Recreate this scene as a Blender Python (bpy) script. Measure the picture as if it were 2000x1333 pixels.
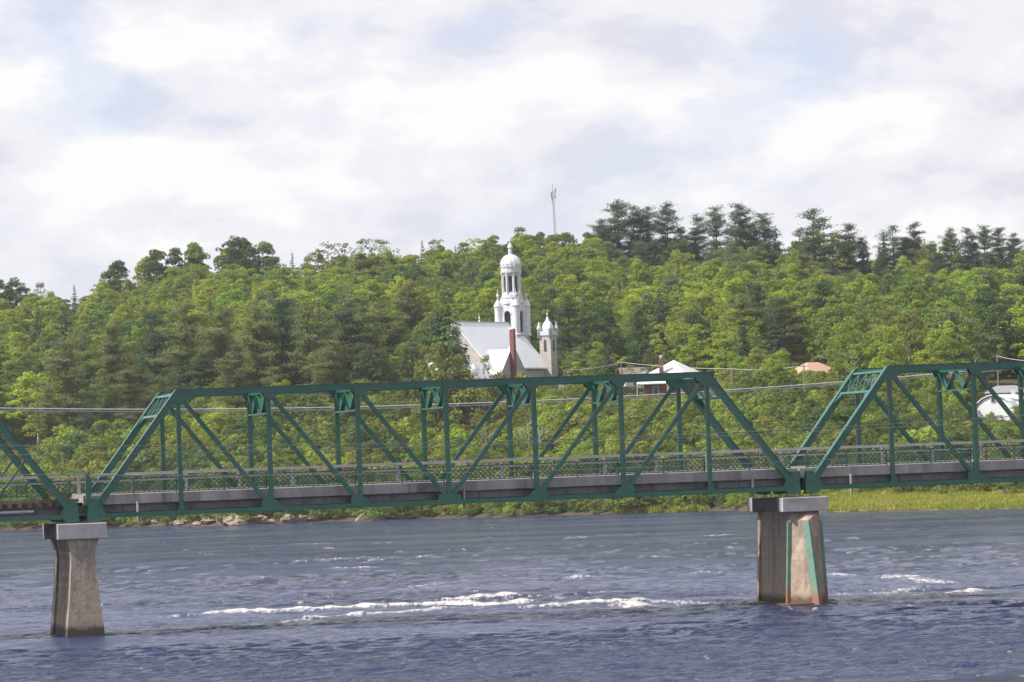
import bpy, math, random
import numpy as np
from mathutils import Vector, Matrix

for o in list(bpy.data.objects):
    bpy.data.objects.remove(o)
scene = bpy.context.scene
C = scene.collection
R = math.radians
rng = np.random.default_rng(11)
random.seed(11)

# ------------------------------------------------------------------ camera
F = 9000.0            # focal length in photo pixels (photo 2000 x 1333)
HOR = 915.0           # row of the horizon once the roll is taken out
ROLL = 0.0355
CAMZ = 8.0
cam_d = bpy.data.cameras.new('camera')
cam = bpy.data.objects.new('camera', cam_d)
C.objects.link(cam)
cam_d.sensor_width = 36.0
cam_d.lens = 36.0 * F / 2000.0
cam_d.clip_start = 1.0
cam_d.clip_end = 20000.0
pitch = math.atan((HOR - 666.5) / F)
fwd = Vector((0, math.cos(pitch), math.sin(pitch)))
right0 = Vector((1, 0, 0))
up0 = right0.cross(fwd)
right = right0 * math.cos(ROLL) - up0 * math.sin(ROLL)
up = right.cross(fwd)
cam.matrix_world = Matrix(((right.x, up.x, -fwd.x, 0), (right.y, up.y, -fwd.y, 0),
                           (right.z, up.z, -fwd.z, CAMZ), (0, 0, 0, 1)))
scene.camera = cam

def unroll(x, y):
    c, s = math.cos(ROLL), math.sin(ROLL)
    return 1000 + (x - 1000) * c - (y - 666.5) * s, 666.5 + (x - 1000) * s + (y - 666.5) * c

def reroll(xu, yu):
    c, s = math.cos(ROLL), math.sin(ROLL)
    return 1000 + (xu - 1000) * c + (yu - 666.5) * s, 666.5 - (xu - 1000) * s + (yu - 666.5) * c

def at(x, y, Y):                     # photo pixel + distance -> point
    xu, yu = unroll(x, y)
    return Vector(((xu - 1000) / F * Y, Y, CAMZ + (HOR - yu) / F * Y))

def onwater(x, y):
    xu, yu = unroll(x, y)
    Y = CAMZ * F / (yu - HOR)
    return Vector(((xu - 1000) / F * Y, Y, 0))

def topix(p):
    return reroll(1000 + F * p[0] / p[1], HOR - (p[2] - CAMZ) / p[1] * F)

# ------------------------------------------------------------------ light
SUN_AZ = (-0.95, -0.27)              # towards the sun, seen from above
SUN_EL = R(48)
n_ = math.hypot(*SUN_AZ)
SUN = Vector((SUN_AZ[0] / n_ * math.cos(SUN_EL), SUN_AZ[1] / n_ * math.cos(SUN_EL), math.sin(SUN_EL)))
sl = bpy.data.lights.new('sun', 'SUN')
sl.energy = 5.0
sl.angle = R(0.55)
sl.color = (1.0, 0.955, 0.88)
so = bpy.data.objects.new('sun', sl)
C.objects.link(so)
so.rotation_euler = SUN.to_track_quat('Z', 'Y').to_euler()
so.location = (0, 0, 300)

vs = scene.view_settings
vs.view_transform = 'Standard'
vs.look = 'None'
vs.exposure = 0.4
vs.gamma = 1.0
vs.use_curve_mapping = False
scene.cycles.max_bounces = 6
scene.cycles.transparent_max_bounces = 6
scene.cycles.volume_bounces = 0
scene.cycles.use_denoising = True
scene.cycles.caustics_reflective = False
scene.cycles.caustics_refractive = False

# world: blue sky with a broken deck of cloud
world = bpy.data.worlds.new('World')
scene.world = world
world.use_nodes = True
wn, wl = world.node_tree.nodes, world.node_tree.links
wn.clear()

def wnode(t, **kw):
    n = wn.new(t)
    for k, v in kw.items():
        setattr(n, k, v)
    return n

def wmath(op, a, b=None, clamp=False):
    n = wnode('ShaderNodeMath', operation=op, use_clamp=clamp)
    for i, v in enumerate((a, b)):
        if v is None:
            continue
        if isinstance(v, (int, float)):
            n.inputs[i].default_value = v
        else:
            wl.new(v, n.inputs[i])
    return n.outputs[0]

def wramp(src, stops):
    n = wnode('ShaderNodeValToRGB')
    cr = n.color_ramp
    cr.interpolation = 'EASE'
    while len(cr.elements) < len(stops):
        cr.elements.new(0.5)
    for e, (p, c) in zip(cr.elements, stops):
        e.position = p
        e.color = (*c, 1) if len(c) == 3 else c
    wl.new(src, n.inputs[0])
    return n.outputs[0]

tc = wnode('ShaderNodeTexCoord')
sep = wnode('ShaderNodeSeparateXYZ')
wl.new(tc.outputs['Generated'], sep.inputs[0])
zz = wmath('ADD', wmath('MAXIMUM', sep.outputs[2], 0.0), 0.46)
com = wnode('ShaderNodeCombineXYZ')
wl.new(wmath('DIVIDE', sep.outputs[0], zz), com.inputs[0])
wl.new(wmath('DIVIDE', sep.outputs[1], zz), com.inputs[1])

def wnoise(scale, detail, rough, off, dist=0.0):
    m = wnode('ShaderNodeMapping')
    m.inputs['Location'].default_value = off
    wl.new(com.outputs[0], m.inputs[0])
    n = wnode('ShaderNodeTexNoise')
    n.inputs['Scale'].default_value = scale
    n.inputs['Detail'].default_value = detail
    n.inputs['Roughness'].default_value = rough
    n.inputs['Distortion'].default_value = dist
    wl.new(m.outputs[0], n.inputs[0])
    return n.outputs[0]

def cumulus(dy):
    a = wnoise(7.4, 10, 0.60, (3.1, 7.7 + dy, 0), 0.1)
    b = wnoise(2.6, 2, 0.5, (1.3, 2.2 + dy, 4))
    return wmath('ADD', wmath('MULTIPLY', a, 0.70), wmath('MULTIPLY', b, 0.30))
dens = cumulus(0.0)
above = cumulus(-0.05)                # density a little higher up: tops are lit, bases are grey
# the layer overlaps itself towards the horizon, so gaps open up overhead
layer = wmath('MULTIPLY', wmath('SUBTRACT', 0.52, wmath('MINIMUM', zz, 0.86)), 0.22)
cover = wramp(wmath('ADD', dens, layer), [(0.35, (0.50, 0.50, 0.50)), (0.49, (1, 1, 1))])
relief = wmath('MULTIPLY', wmath('SUBTRACT', dens, above), 4.2)
wisp = wnoise(9.0, 6, 0.6, (9.4, 1.1, 2), 0.2)
lum = wmath('ADD', wmath('ADD', 0.30, relief), wmath('MULTIPLY', wisp, 0.42))
cloudcol = wramp(lum, [(0.06, (5.85, 5.85, 6.5)), (0.42, (6.85, 6.8, 7.2)), (0.78, (7.75, 7.65, 7.65))])
sky = wnode('ShaderNodeTexSky', sky_type='NISHITA')
sky.sun_disc = False
sky.sun_elevation = SUN_EL
sky.sun_rotation = math.atan2(SUN.x, SUN.y)
sky.altitude = 100
sky.air_density = 1.0
sky.dust_density = 0.3
sky.ozone_density = 1.0
mix = wnode('ShaderNodeMix', data_type='RGBA')
wl.new(cover, mix.inputs[0])
tint = wnode('ShaderNodeMix', data_type='RGBA', blend_type='MULTIPLY')
tint.inputs[0].default_value = 1.0
tint.inputs[7].default_value = (1.02, 0.98, 1.22, 1)     # camera white balance of the photograph
wl.new(sky.outputs[0], tint.inputs[6])
wl.new(tint.outputs[2], mix.inputs[6])
wl.new(cloudcol, mix.inputs[7])
bg = wnode('ShaderNodeBackground')
bg.inputs[1].default_value = 0.1
wl.new(mix.outputs[2], bg.inputs[0])
out = wnode('ShaderNodeOutputWorld')
wl.new(bg.outputs[0], out.inputs[0])
world.cycles.sampling_method = 'AUTOMATIC'

# ------------------------------------------------------------------ helpers
class MB:
    def __init__(s):
        s.v = []
        s.f = []
    def add(s, vs_, fs):
        b = len(s.v)
        s.v.extend([tuple(map(float, q)) for q in vs_])
        s.f.extend([tuple(b + i for i in f) for f in fs])
        return s
    def hexa(s, q):                       # 8 corners: bottom 4 ccw, top 4 ccw
        return s.add(q, [(3, 2, 1, 0), (4, 5, 6, 7), (0, 1, 5, 4), (1, 2, 6, 5), (2, 3, 7, 6), (3, 0, 4, 7)])
    def box(s, a, b):
        x0, y0, z0 = a
        x1, y1, z1 = b
        return s.hexa([(x0, y0, z0), (x1, y0, z0), (x1, y1, z0), (x0, y1, z0),
                       (x0, y0, z1), (x1, y0, z1), (x1, y1, z1), (x0, y1, z1)])
    def beam(s, a, b, w, d, upv=(0, 0, 1)):   # w across, d along upv
        a, b = Vector(a), Vector(b)
        t = (b - a).normalized()
        side = t.cross(Vector(upv))
        if side.length < 1e-6:
            side = t.cross(Vector((1, 0, 0)))
        side.normalize()
        u = side.cross(t).normalized()
        q = []
        for p in (a, b):
            for i, j in ((-1, -1), (1, -1), (1, 1), (-1, 1)):
                q.append(p + side * (i * w / 2) + u * (j * d / 2))
        return s.add(q, [(0, 1, 2, 3), (7, 6, 5, 4), (0, 4, 5, 1), (1, 5, 6, 2), (2, 6, 7, 3), (3, 7, 4, 0)])
    def tube(s, path, rad, n=6, cap=True):
        b = len(s.v)
        path = [Vector(p) for p in path]
        if not hasattr(rad, '__len__'):
            rad = [rad] * len(path)
        for i, p in enumerate(path):
            t = (path[min(i + 1, len(path) - 1)] - path[max(i - 1, 0)]).normalized()
            a = t.cross(Vector((0.03, 1, 0.02)))
            if a.length < 0.05:
                a = t.cross(Vector((1, 0, 0)))
            a.normalize()
            c = t.cross(a)
            for k in range(n):
                g = 2 * math.pi * k / n
                s.v.append(tuple(p + (a * math.cos(g) + c * math.sin(g)) * rad[i]))
        for i in range(len(path) - 1):
            for k in range(n):
                k2 = (k + 1) % n
                s.f.append((b + i * n + k, b + i * n + k2, b + (i + 1) * n + k2, b + (i + 1) * n + k))
        if cap:
            s.f.append(tuple(b + k for k in range(n))[::-1])
            e = b + (len(path) - 1) * n
            s.f.append(tuple(e + k for k in range(n)))
        return s
    def lathe(s, c, prof, n=12, rot=0.0):    # prof: (r, z)
        b = len(s.v)
        for r, z in prof:
            for k in range(n):
                g = 2 * math.pi * k / n + rot
                s.v.append((c[0] + r * math.cos(g), c[1] + r * math.sin(g), c[2] + z))
        m = len(prof)
        for i in range(m - 1):
            for k in range(n):
                k2 = (k + 1) % n
                s.f.append((b + i * n + k, b + i * n + k2, b + (i + 1) * n + k2, b + (i + 1) * n + k))
        s.f.append(tuple(b + k for k in range(n))[::-1])
        s.f.append(tuple(b + (m - 1) * n + k for k in range(n)))
        return s
    def prism(s, poly, vec):                 # polygon (3D pts) extruded by vec
        n = len(poly)
        vec = Vector(vec)
        q = [Vector(p) for p in poly]
        q += [p + vec for p in q]
        return s.add(q, [tuple(range(n))[::-1], tuple(range(n, 2 * n))] +
                     [(i, (i + 1) % n, n + (i + 1) % n, n + i) for i in range(n)])
    def mesh(s, name, mat, off=(0, 0, 0), smooth=False):
        v = np.array(s.v, dtype=float) - np.array(off)
        me = bpy.data.meshes.new(name)
        me.from_pydata(v.tolist(), [], s.f)
        me.materials.append(mat)
        if smooth:
            me.polygons.foreach_set('use_smooth', [True] * len(me.polygons))
        me.update()
        return me
    def build(s, name, mat, parent=None, smooth=False):
        off = root_loc(parent)
        o = bpy.data.objects.new(name, s.mesh(name, mat, off, smooth))
        C.objects.link(o)
        if parent:
            o.parent = parent
        return o

def root_loc(o):
    p = Vector((0, 0, 0))
    while o:
        p += o.location
        o = o.parent
    return p

def tag(o, label=None, cat=None, group=None, kind=None):
    if label: o['label'] = label
    if cat: o['category'] = cat
    if group: o['group'] = group
    if kind: o['kind'] = kind
    return o

def thing(name, label, cat, loc, group=None):
    o = bpy.data.objects.new(name, None)
    o.empty_display_size = 0.5
    C.objects.link(o)
    o.location = loc
    return tag(o, label, cat, group)

def vnoise(x, y, seed=0):
    x = np.asarray(x, float); y = np.asarray(y, float)
    xi = np.floor(x).astype(np.int64); yi = np.floor(y).astype(np.int64)
    fx = x - xi; fy = y - yi
    fx = fx * fx * (3 - 2 * fx); fy = fy * fy * (3 - 2 * fy)
    def h(a, b):
        n = (a * 374761393 + b * 668265263 + seed * 1442695041) & 0xffffffff
        n = ((n ^ (n >> 13)) * 1274126177) & 0xffffffff
        return ((n ^ (n >> 16)) & 0xffff) / 65535.0
    return ((h(xi, yi) * (1 - fx) + h(xi + 1, yi) * fx) * (1 - fy) +
            (h(xi, yi + 1) * (1 - fx) + h(xi + 1, yi + 1) * fx) * fy)

def fbm(x, y, seed=0, octv=4):
    a, t, w = 0, 0, 1.0
    for k in range(octv):
        a = a + w * vnoise(x * 2 ** k, y * 2 ** k, seed + k * 17)
        t += w
        w *= 0.5
    return a / t

# ------------------------------------------------------------------ materials
class Mat:
    def __init__(s, name):
        s.m = bpy.data.materials.new(name)
        s.m.use_nodes = True
        s.n = s.m.node_tree.nodes
        s.l = s.m.node_tree.links
        s.n.clear()
        s.out = s.n.new('ShaderNodeOutputMaterial')
    def node(s, t, **kw):
        n = s.n.new(t)
        for k, v in kw.items():
            setattr(n, k, v)
        return n
    def set(s, sock, v):
        if hasattr(v, 'is_output'):
            s.l.new(v, sock)
        elif isinstance(v, (tuple, list)) and len(v) == 3 and sock.type == 'RGBA':
            sock.default_value = (*v, 1)
        else:
            sock.default_value = v
    def coord(s, kind='Object', scale=(1, 1, 1)):
        if kind == 'World':
            g = s.node('ShaderNodeNewGeometry').outputs['Position']
        else:
            g = s.node('ShaderNodeTexCoord').outputs[kind]
        m = s.node('ShaderNodeMapping')
        m.inputs['Scale'].default_value = scale
        s.l.new(g, m.inputs[0])
        return m.outputs[0]
    def noise(s, scale, detail=4, rough=0.55, vec=None, dist=0.0):
        n = s.node('ShaderNodeTexNoise')
        n.inputs['Scale'].default_value = scale
        n.inputs['Detail'].default_value = detail
        n.inputs['Roughness'].default_value = rough
        n.inputs['Distortion'].default_value = dist
        if vec is not None:
            s.l.new(vec, n.inputs[0])
        return n.outputs[0]
    def ramp(s, src, stops, interp='LINEAR'):
        n = s.node('ShaderNodeValToRGB')
        n.color_ramp.interpolation = interp
        while len(n.color_ramp.elements) < len(stops):
            n.color_ramp.elements.new(0.5)
        for e, (p, c) in zip(n.color_ramp.elements, stops):
            e.position = p
            e.color = (*c, 1) if hasattr(c, '__len__') else (c, c, c, 1)
        s.l.new(src, n.inputs[0])
        return n.outputs[0]
    def mix(s, f, a, b, mode='MIX'):
        n = s.node('ShaderNodeMix', data_type='RGBA', blend_type=mode)
        s.set(n.inputs[0], f); s.set(n.inputs[6], a); s.set(n.inputs[7], b)
        return n.outputs[2]
    def math(s, op, a, b=0.0, clamp=False):
        n = s.node('ShaderNodeMath', operation=op, use_clamp=clamp)
        s.set(n.inputs[0], a); s.set(n.inputs[1], b)
        return n.outputs[0]
    def bump(s, h, strength, dist):
        n = s.node('ShaderNodeBump')
        n.inputs['Strength'].default_value = strength
        n.inputs['Distance'].default_value = dist
        s.l.new(h, n.inputs['Height'])
        return n.outputs[0]
    def bsdf(s, color, rough=0.6, metal=0.0, spec=0.5, normal=None):
        b = s.node('ShaderNodeBsdfPrincipled')
        s.set(b.inputs['Base Color'], color)
        s.set(b.inputs['Roughness'], rough)
        s.set(b.inputs['Metallic'], metal)
        s.set(b.inputs['Specular IOR Level'], spec)
        if normal is not None:
            s.l.new(normal, b.inputs['Normal'])
        return b.outputs[0]
    def done(s, sh):
        s.l.new(sh, s.out.inputs[0])
        return s.m

def mottled(name, c0, c1, scale=1.5, rough=0.8, metal=0.0, stretch=(1, 1, 1), bump=0.0, spec=0.4, third=None):
    m = Mat(name)
    v = m.coord('World', stretch)
    n1 = m.noise(scale, 6, 0.6, v)
    col = m.ramp(n1, [(0.32, c0), (0.68, c1)])
    if third:
        n2 = m.noise(scale * 0.37, 5, 0.65, v, 0.4)
        col = m.mix(m.ramp(n2, [(0.52, 0.0), (0.66, 1.0)]), col, third)
    nb = m.bump(m.noise(scale * 6, 4, 0.6, v), 0.4, bump) if bump else None
    return m.done(m.bsdf(col, rough, metal, spec, nb))

MT = {}
MT['steel'] = mottled('green_steel_paint', (0.010, 0.090, 0.058), (0.017, 0.120, 0.078), 1.4, 0.33, 0.0, (1, 1, 1), 0.0, 0.6, (0.040, 0.105, 0.078))
MT['steel_pale'] = mottled('weathered_green_steel', (0.10, 0.36, 0.27), (0.14, 0.42, 0.33), 1.2, 0.5, 0.0)
MT['rail_grey'] = mottled('galvanised_rail', (0.33, 0.32, 0.33), (0.45, 0.43, 0.43), 2, 0.55, 0.2)
MT['girder'] = mottled('grey_stringer', (0.10, 0.095, 0.10), (0.20, 0.19, 0.19), 1.1, 0.7, 0.0, (1, 1, 0.5))
MT['slab'] = mottled('deck_concrete', (0.27, 0.245, 0.24), (0.40, 0.36, 0.35), 1.1, 0.85, 0.0, (1.3, 1.3, 0.22), 0.01, 0.3, (0.17, 0.15, 0.145))
MT['cap'] = mottled('cap_concrete', (0.34, 0.315, 0.31), (0.46, 0.43, 0.42), 1.6, 0.85, 0.0, (1, 1, 1), 0.02, 0.3, (0.26, 0.24, 0.24))
MT['wood'] = mottled('bridge_timber', (0.13, 0.10, 0.075), (0.26, 0.21, 0.16), 2.4, 0.85, 0.0, (1, 1, 1), 0.01)
MT['brown_post'] = mottled('rusty_post', (0.22, 0.15, 0.11), (0.32, 0.24, 0.18), 3, 0.8)
MT['kerb'] = mottled('sunlit_kerb_cream', (0.60, 0.56, 0.48), (0.74, 0.70, 0.62), 1.5, 0.7)  # pale cream puts the sunlit line of the far kerb into its colour
MT['dark_steel'] = mottled('dark_bearing', (0.02, 0.02, 0.02), (0.05, 0.05, 0.05), 3, 0.6)

def pier_mat(name, c0, c1, streak, line):
    m = Mat(name)
    v = m.coord('World', (1.6, 1.6, 0.16))
    w = m.coord('World', (1, 1, 1))
    s1 = m.noise(1.5, 5, 0.6, v)
    s2 = m.noise(3.2, 6, 0.65, w)
    col = m.ramp(s2, [(0.3, c0), (0.7, c1)])
    col = m.mix(m.ramp(s1, [(0.46, 0.0), (0.64, 0.75)]), col, streak)
    z = m.node('ShaderNodeSeparateXYZ')
    m.l.new(m.coord('World'), z.inputs[0])
    fl = m.math('FRACT', m.math('ADD', m.math('MULTIPLY', z.outputs[2], 0.8), m.math('MULTIPLY', s2, 0.03)))
    col = m.mix(m.ramp(fl, [(0.0, 0.45), (0.035, 0.0)]), col, line)
    blot = m.noise(0.9, 6, 0.7, w, 0.8)
    col = m.mix(m.ramp(blot, [(0.56, 0.0), (0.72, 0.55)]), col, tuple(k * 1.5 for k in c1))
    wet = m.math('ADD', z.outputs[2], m.math('MULTIPLY', s2, -0.7))
    col = m.mix(m.ramp(wet, [(0.0, 1.0), (0.35, 0.0)]), col, line)
    return m.done(m.bsdf(col, 0.85, 0, 0.3, m.bump(m.noise(5, 6, 0.7, w), 0.6, 0.05)))
MT['pier'] = pier_mat('stained_pier_concrete', (0.27, 0.215, 0.165), (0.42, 0.345, 0.275), (0.17, 0.135, 0.105), (0.07, 0.055, 0.045))
MT['pier_b'] = pier_mat('rough_pier_concrete', (0.28, 0.205, 0.155), (0.44, 0.345, 0.27), (0.19, 0.145, 0.115), (0.10, 0.07, 0.05))
def rust_mat():
    m = Mat('rusting_green_casing')
    z = m.node('ShaderNodeSeparateXYZ')
    m.l.new(m.coord('World'), z.inputs[0])
    n = m.noise(2.2, 5, 0.6, m.coord('World'))
    h = m.math('ADD', z.outputs[2], m.math('MULTIPLY', n, 1.6))
    col = m.ramp(n, [(0.3, (0.10, 0.185, 0.145)), (0.7, (0.16, 0.26, 0.20))])
    col = m.mix(m.ramp(m.math('MULTIPLY', h, 0.2), [(0.24, 0.9), (0.42, 0.0)]), col, (0.27, 0.11, 0.06))
    return m.done(m.bsdf(col, 0.7, 0, 0.3))
MT['casing'] = rust_mat()

def roof_mat():
    m = Mat('bright_metal_roof')
    v = m.coord('World')
    col = m.ramp(m.noise(0.7, 5, 0.6, v), [(0.3, (0.74, 0.75, 0.78)), (0.7, (0.84, 0.85, 0.87))])
    return m.done(m.bsdf(col, 0.42, 0.15, 0.5))
MT['roof'] = roof_mat()
MT['white_paint'] = mottled('white_painted_metal', (0.50, 0.505, 0.52), (0.64, 0.64, 0.655), 1.6, 0.5)
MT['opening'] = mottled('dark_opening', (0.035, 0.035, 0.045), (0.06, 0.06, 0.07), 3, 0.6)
MT['trim_tan'] = mottled('tan_trim', (0.45, 0.36, 0.30), (0.52, 0.42, 0.36), 3, 0.7)
MT['glass'] = mottled('window_glass', (0.03, 0.035, 0.045), (0.06, 0.07, 0.08), 2, 0.12)

def brick_mat(name, c1, c2, mortar, scale, bw=0.5, bh=0.25):
    m = Mat(name)
    b = m.node('ShaderNodeTexBrick')
    g = m.node('ShaderNodeNewGeometry').outputs['Position']
    sp = m.node('ShaderNodeSeparateXYZ')
    m.l.new(g, sp.inputs[0])
    cb = m.node('ShaderNodeCombineXYZ')
    m.l.new(m.math('ADD', sp.outputs[0], m.math('MULTIPLY', sp.outputs[1], 0.8)), cb.inputs[0])
    m.l.new(sp.outputs[2], cb.inputs[1])
    m.l.new(cb.outputs[0], b.inputs[0])
    b.inputs['Color1'].default_value = (*c1, 1)
    b.inputs['Color2'].default_value = (*c2, 1)
    b.inputs['Mortar'].default_value = (*mortar, 1)
    b.inputs['Scale'].default_value = scale
    b.inputs['Brick Width'].default_value = bw
    b.inputs['Row Height'].default_value = bh
    b.inputs['Mortar Size'].default_value = 0.02
    n = m.noise(1.3, 5, 0.6, m.coord('World'))
    col = m.mix(0.35, b.outputs[0], m.ramp(n, [(0.3, tuple(k * 0.6 for k in c1)), (0.7, c2)]))
    return m.done(m.bsdf(col, 0.9, 0, 0.2))
MT['stone'] = brick_mat('church_stone', (0.36, 0.32, 0.29), (0.52, 0.48, 0.44), (0.56, 0.53, 0.5), 1.4)
MT['brick'] = brick_mat('red_brick', (0.20, 0.06, 0.05), (0.26, 0.085, 0.07), (0.35, 0.25, 0.22), 3.0)
MT['siding'] = mottled('white_siding', (0.60, 0.60, 0.62), (0.70, 0.70, 0.71), 1.2, 0.7, 0, (1, 1, 6))
MT['shingle_brown'] = mottled('brown_shingles', (0.20, 0.15, 0.14), (0.29, 0.22, 0.20), 4, 0.9)
MT['shingle_salmon'] = mottled('salmon_roof', (0.44, 0.26, 0.19), (0.52, 0.32, 0.24), 2, 0.8)
MT['shingle_grey'] = mottled('grey_roof', (0.22, 0.22, 0.25), (0.32, 0.32, 0.35), 3, 0.8)
MT['shingle_white'] = mottled('white_metal_roof', (0.68, 0.68, 0.69), (0.78, 0.78, 0.78), 1, 0.5)
MT['pink'] = mottled('pink_stucco', (0.42, 0.24, 0.25), (0.5, 0.3, 0.31), 2, 0.8)
MT['mast'] = mottled('mast_steel', (0.24, 0.24, 0.26), (0.34, 0.33, 0.34), 2, 0.5, 0.3)
MT['wire'] = mottled('power_cable', (0.10, 0.09, 0.09), (0.16, 0.15, 0.15), 2, 0.6)
MT['wire_pale'] = mottled('pale_cable', (0.36, 0.34, 0.33), (0.44, 0.42, 0.41), 2, 0.6)
MT['pole'] = mottled('wooden_pole', (0.20, 0.16, 0.13), (0.30, 0.25, 0.21), 4, 0.9)
MT['rock'] = mottled('shore_rock', (0.16, 0.125, 0.10), (0.36, 0.28, 0.21), 1.2, 0.9, 0, (1, 1, 1), 0.1)
MT['driftwood'] = mottled('bleached_wood', (0.46, 0.42, 0.36), (0.60, 0.55, 0.48), 2, 0.8)
MT['bark'] = mottled('tree_bark', (0.07, 0.055, 0.045), (0.14, 0.11, 0.09), 3, 0.9)
MT['bark_pale'] = mottled('pale_bark', (0.28, 0.26, 0.23), (0.42, 0.39, 0.36), 3, 0.9)

def leaf_mat(name, use_random):
    m = Mat(name)
    oi = m.node('ShaderNodeObjectInfo')
    at_ = m.node('ShaderNodeAttribute')
    at_.attribute_name = 'tint'
    if use_random:
        base = m.ramp(oi.outputs['Random'], [(0.0, (0.173, 0.237, 0.046)), (0.25, (0.246, 0.314, 0.044)),
                      (0.5, (0.117, 0.174, 0.047)), (0.72, (0.201, 0.224, 0.050)), (1.0, (0.304, 0.353, 0.042))])
    else:
        base = oi.outputs['Color']
    hs = m.node('ShaderNodeHueSaturation')
    m.set(hs.inputs['Hue'], m.math('ADD', 0.482, m.math('MULTIPLY', at_.outputs['Fac'], 0.036)))
    m.set(hs.inputs['Value'], m.math('ADD', 0.78, m.math('MULTIPLY', at_.outputs['Fac'], 0.5)))
    m.set(hs.inputs['Saturation'], 1.0)
    m.l.new(base, hs.inputs['Color'])
    d = m.bsdf(hs.outputs[0], 0.6, 0, 0.25)
    t = m.node('ShaderNodeBsdfTranslucent')
    m.set(t.inputs[0], m.mix(1.0, hs.outputs[0], (1.25, 1.25, 0.6), 'MULTIPLY'))
    mx = m.node('ShaderNodeMixShader')
    mx.inputs[0].default_value = 0.40
    m.l.new(d, mx.inputs[1])
    m.l.new(t.outputs[0], mx.inputs[2])
    return m.done(mx.outputs[0])
MT['leaf'] = leaf_mat('foliage', False)
MT['leaf_mass'] = leaf_mat('foliage_mass', True)

# ------------------------------------------------------------------ terrain
shore_px = [(-60, 1037), (0, 1036), (120, 1034), (230, 1030), (450, 1027), (600, 1021), (700, 1018), (850, 1013),
            (1000, 1010), (1200, 1004), (1400, 998), (1480, 999), (1620, 1000), (1800, 997), (2000, 993), (2060, 991)]
sp_ = [onwater(*p) for p in shore_px]
SX = np.array([-1500, -400] + [p.x for p in sp_] + [400, 1500])
SY = np.array([sp_[0].y + 120, sp_[0].y + 25] + [p.y for p in sp_] + [560, 420])
def yshore(X):
    X = np.asarray(X, float)
    return np.interp(X, SX, SY) + (vnoise(X / 6.0, X * 0 + 3, 5) - 0.5) * 5 + (vnoise(X / 1.7, X * 0 + 9, 6) - 0.5) * 2

canopy = [(-300, 600), (0, 585), (100, 575), (200, 556), (300, 538), (400, 526), (540, 524), (640, 502), (800, 491), (900, 479),
          (1000, 465), (1100, 466), (1200, 482), (1330, 486), (1420, 490), (1600, 500), (1800, 490), (2000, 492), (2300, 500)]
YR = 1250.0
CU = np.array([unroll(*p)[0] for p in canopy])
CZ = np.array([CAMZ + (HOR - unroll(*p)[1]) / F * YR - 12.5 for p in canopy])
Z1U = np.array([-300, 0, 700, 1000, 1300, 1600, 2000, 2300.0])
Z1Z = np.array([16, 17, 18, 20.5, 19.0, 15.5, 12.5, 12])
def ground(X, Y):
    X = np.asarray(X, float); Y = np.asarray(Y, float)
    s = Y - yshore(X)
    u = np.clip(1000 + F * X / 1000.0, -300, 2300)
    z1 = np.interp(u, Z1U, Z1Z)
    ur = np.clip(1000 + F * X / YR, -300, 2300)
    z2 = np.interp(ur, CU, CZ)
    flat = np.interp(u, [1400, 1620], [0, 1.0])
    lo = np.interp(s, [-60, -3, 0, 3, 12], [-3.5, -0.7, -0.05, 0.7, 1.3])
    s0 = 12 + flat * 22
    t = np.clip((s - s0) / (112 - s0), 0, 1)
    t = t * t * (3 - 2 * t) * 0.55 + t * 0.45
    z = np.where(s < 12, lo, 1.3 + flat * 0.02 * np.clip(s - 12, 0, 40) + (z1 - 1.3) * t)
    ysl = yshore(X) + 112
    t2 = np.clip((Y - ysl) / np.maximum(YR - ysl, 50), 0, 1)
    t2 = t2 * 0.8 + 0.2 * np.sin(t2 * math.pi / 2)
    z = np.where(s > 112, z1 + (z2 - z1) * t2, z)
    z = np.where(Y > YR, z2 + 0.5 - np.clip(Y - YR - 60, 0, 3000) * 0.03, z)
    amp = np.clip(s / 40, 0, 1)
    return z + amp * (fbm(X / 23, Y / 23, 40, 3) - 0.5) * 1.6

def tensor_grid(xs, ys, zf, name, mat):
    X, Y = np.meshgrid(xs, ys)
    Z = zf(X, Y)
    co = np.stack([X, Y, Z], -1).reshape(-1, 3)
    nx, ny = len(xs), len(ys)
    i = np.arange(ny - 1)[:, None] * nx + np.arange(nx - 1)[None, :]
    fc = np.stack([i, i + 1, i + nx + 1, i + nx], -1).reshape(-1, 4)
    me = bpy.data.meshes.new(name)
    me.vertices.add(len(co))
    me.vertices.foreach_set('co', co.ravel())
    me.loops.add(fc.size)
    me.loops.foreach_set('vertex_index', fc.ravel().astype(np.int32))
    me.polygons.add(len(fc))
    me.polygons.foreach_set('loop_start', np.arange(0, fc.size, 4, dtype=np.int32))
    me.polygons.foreach_set('use_smooth', np.ones(len(fc), bool))
    me.update(calc_edges=True)
    me.validate()
    me.materials.append(mat)
    o = bpy.data.objects.new(name, me)
    C.objects.link(o)
    return o, X, Y, Z

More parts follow.
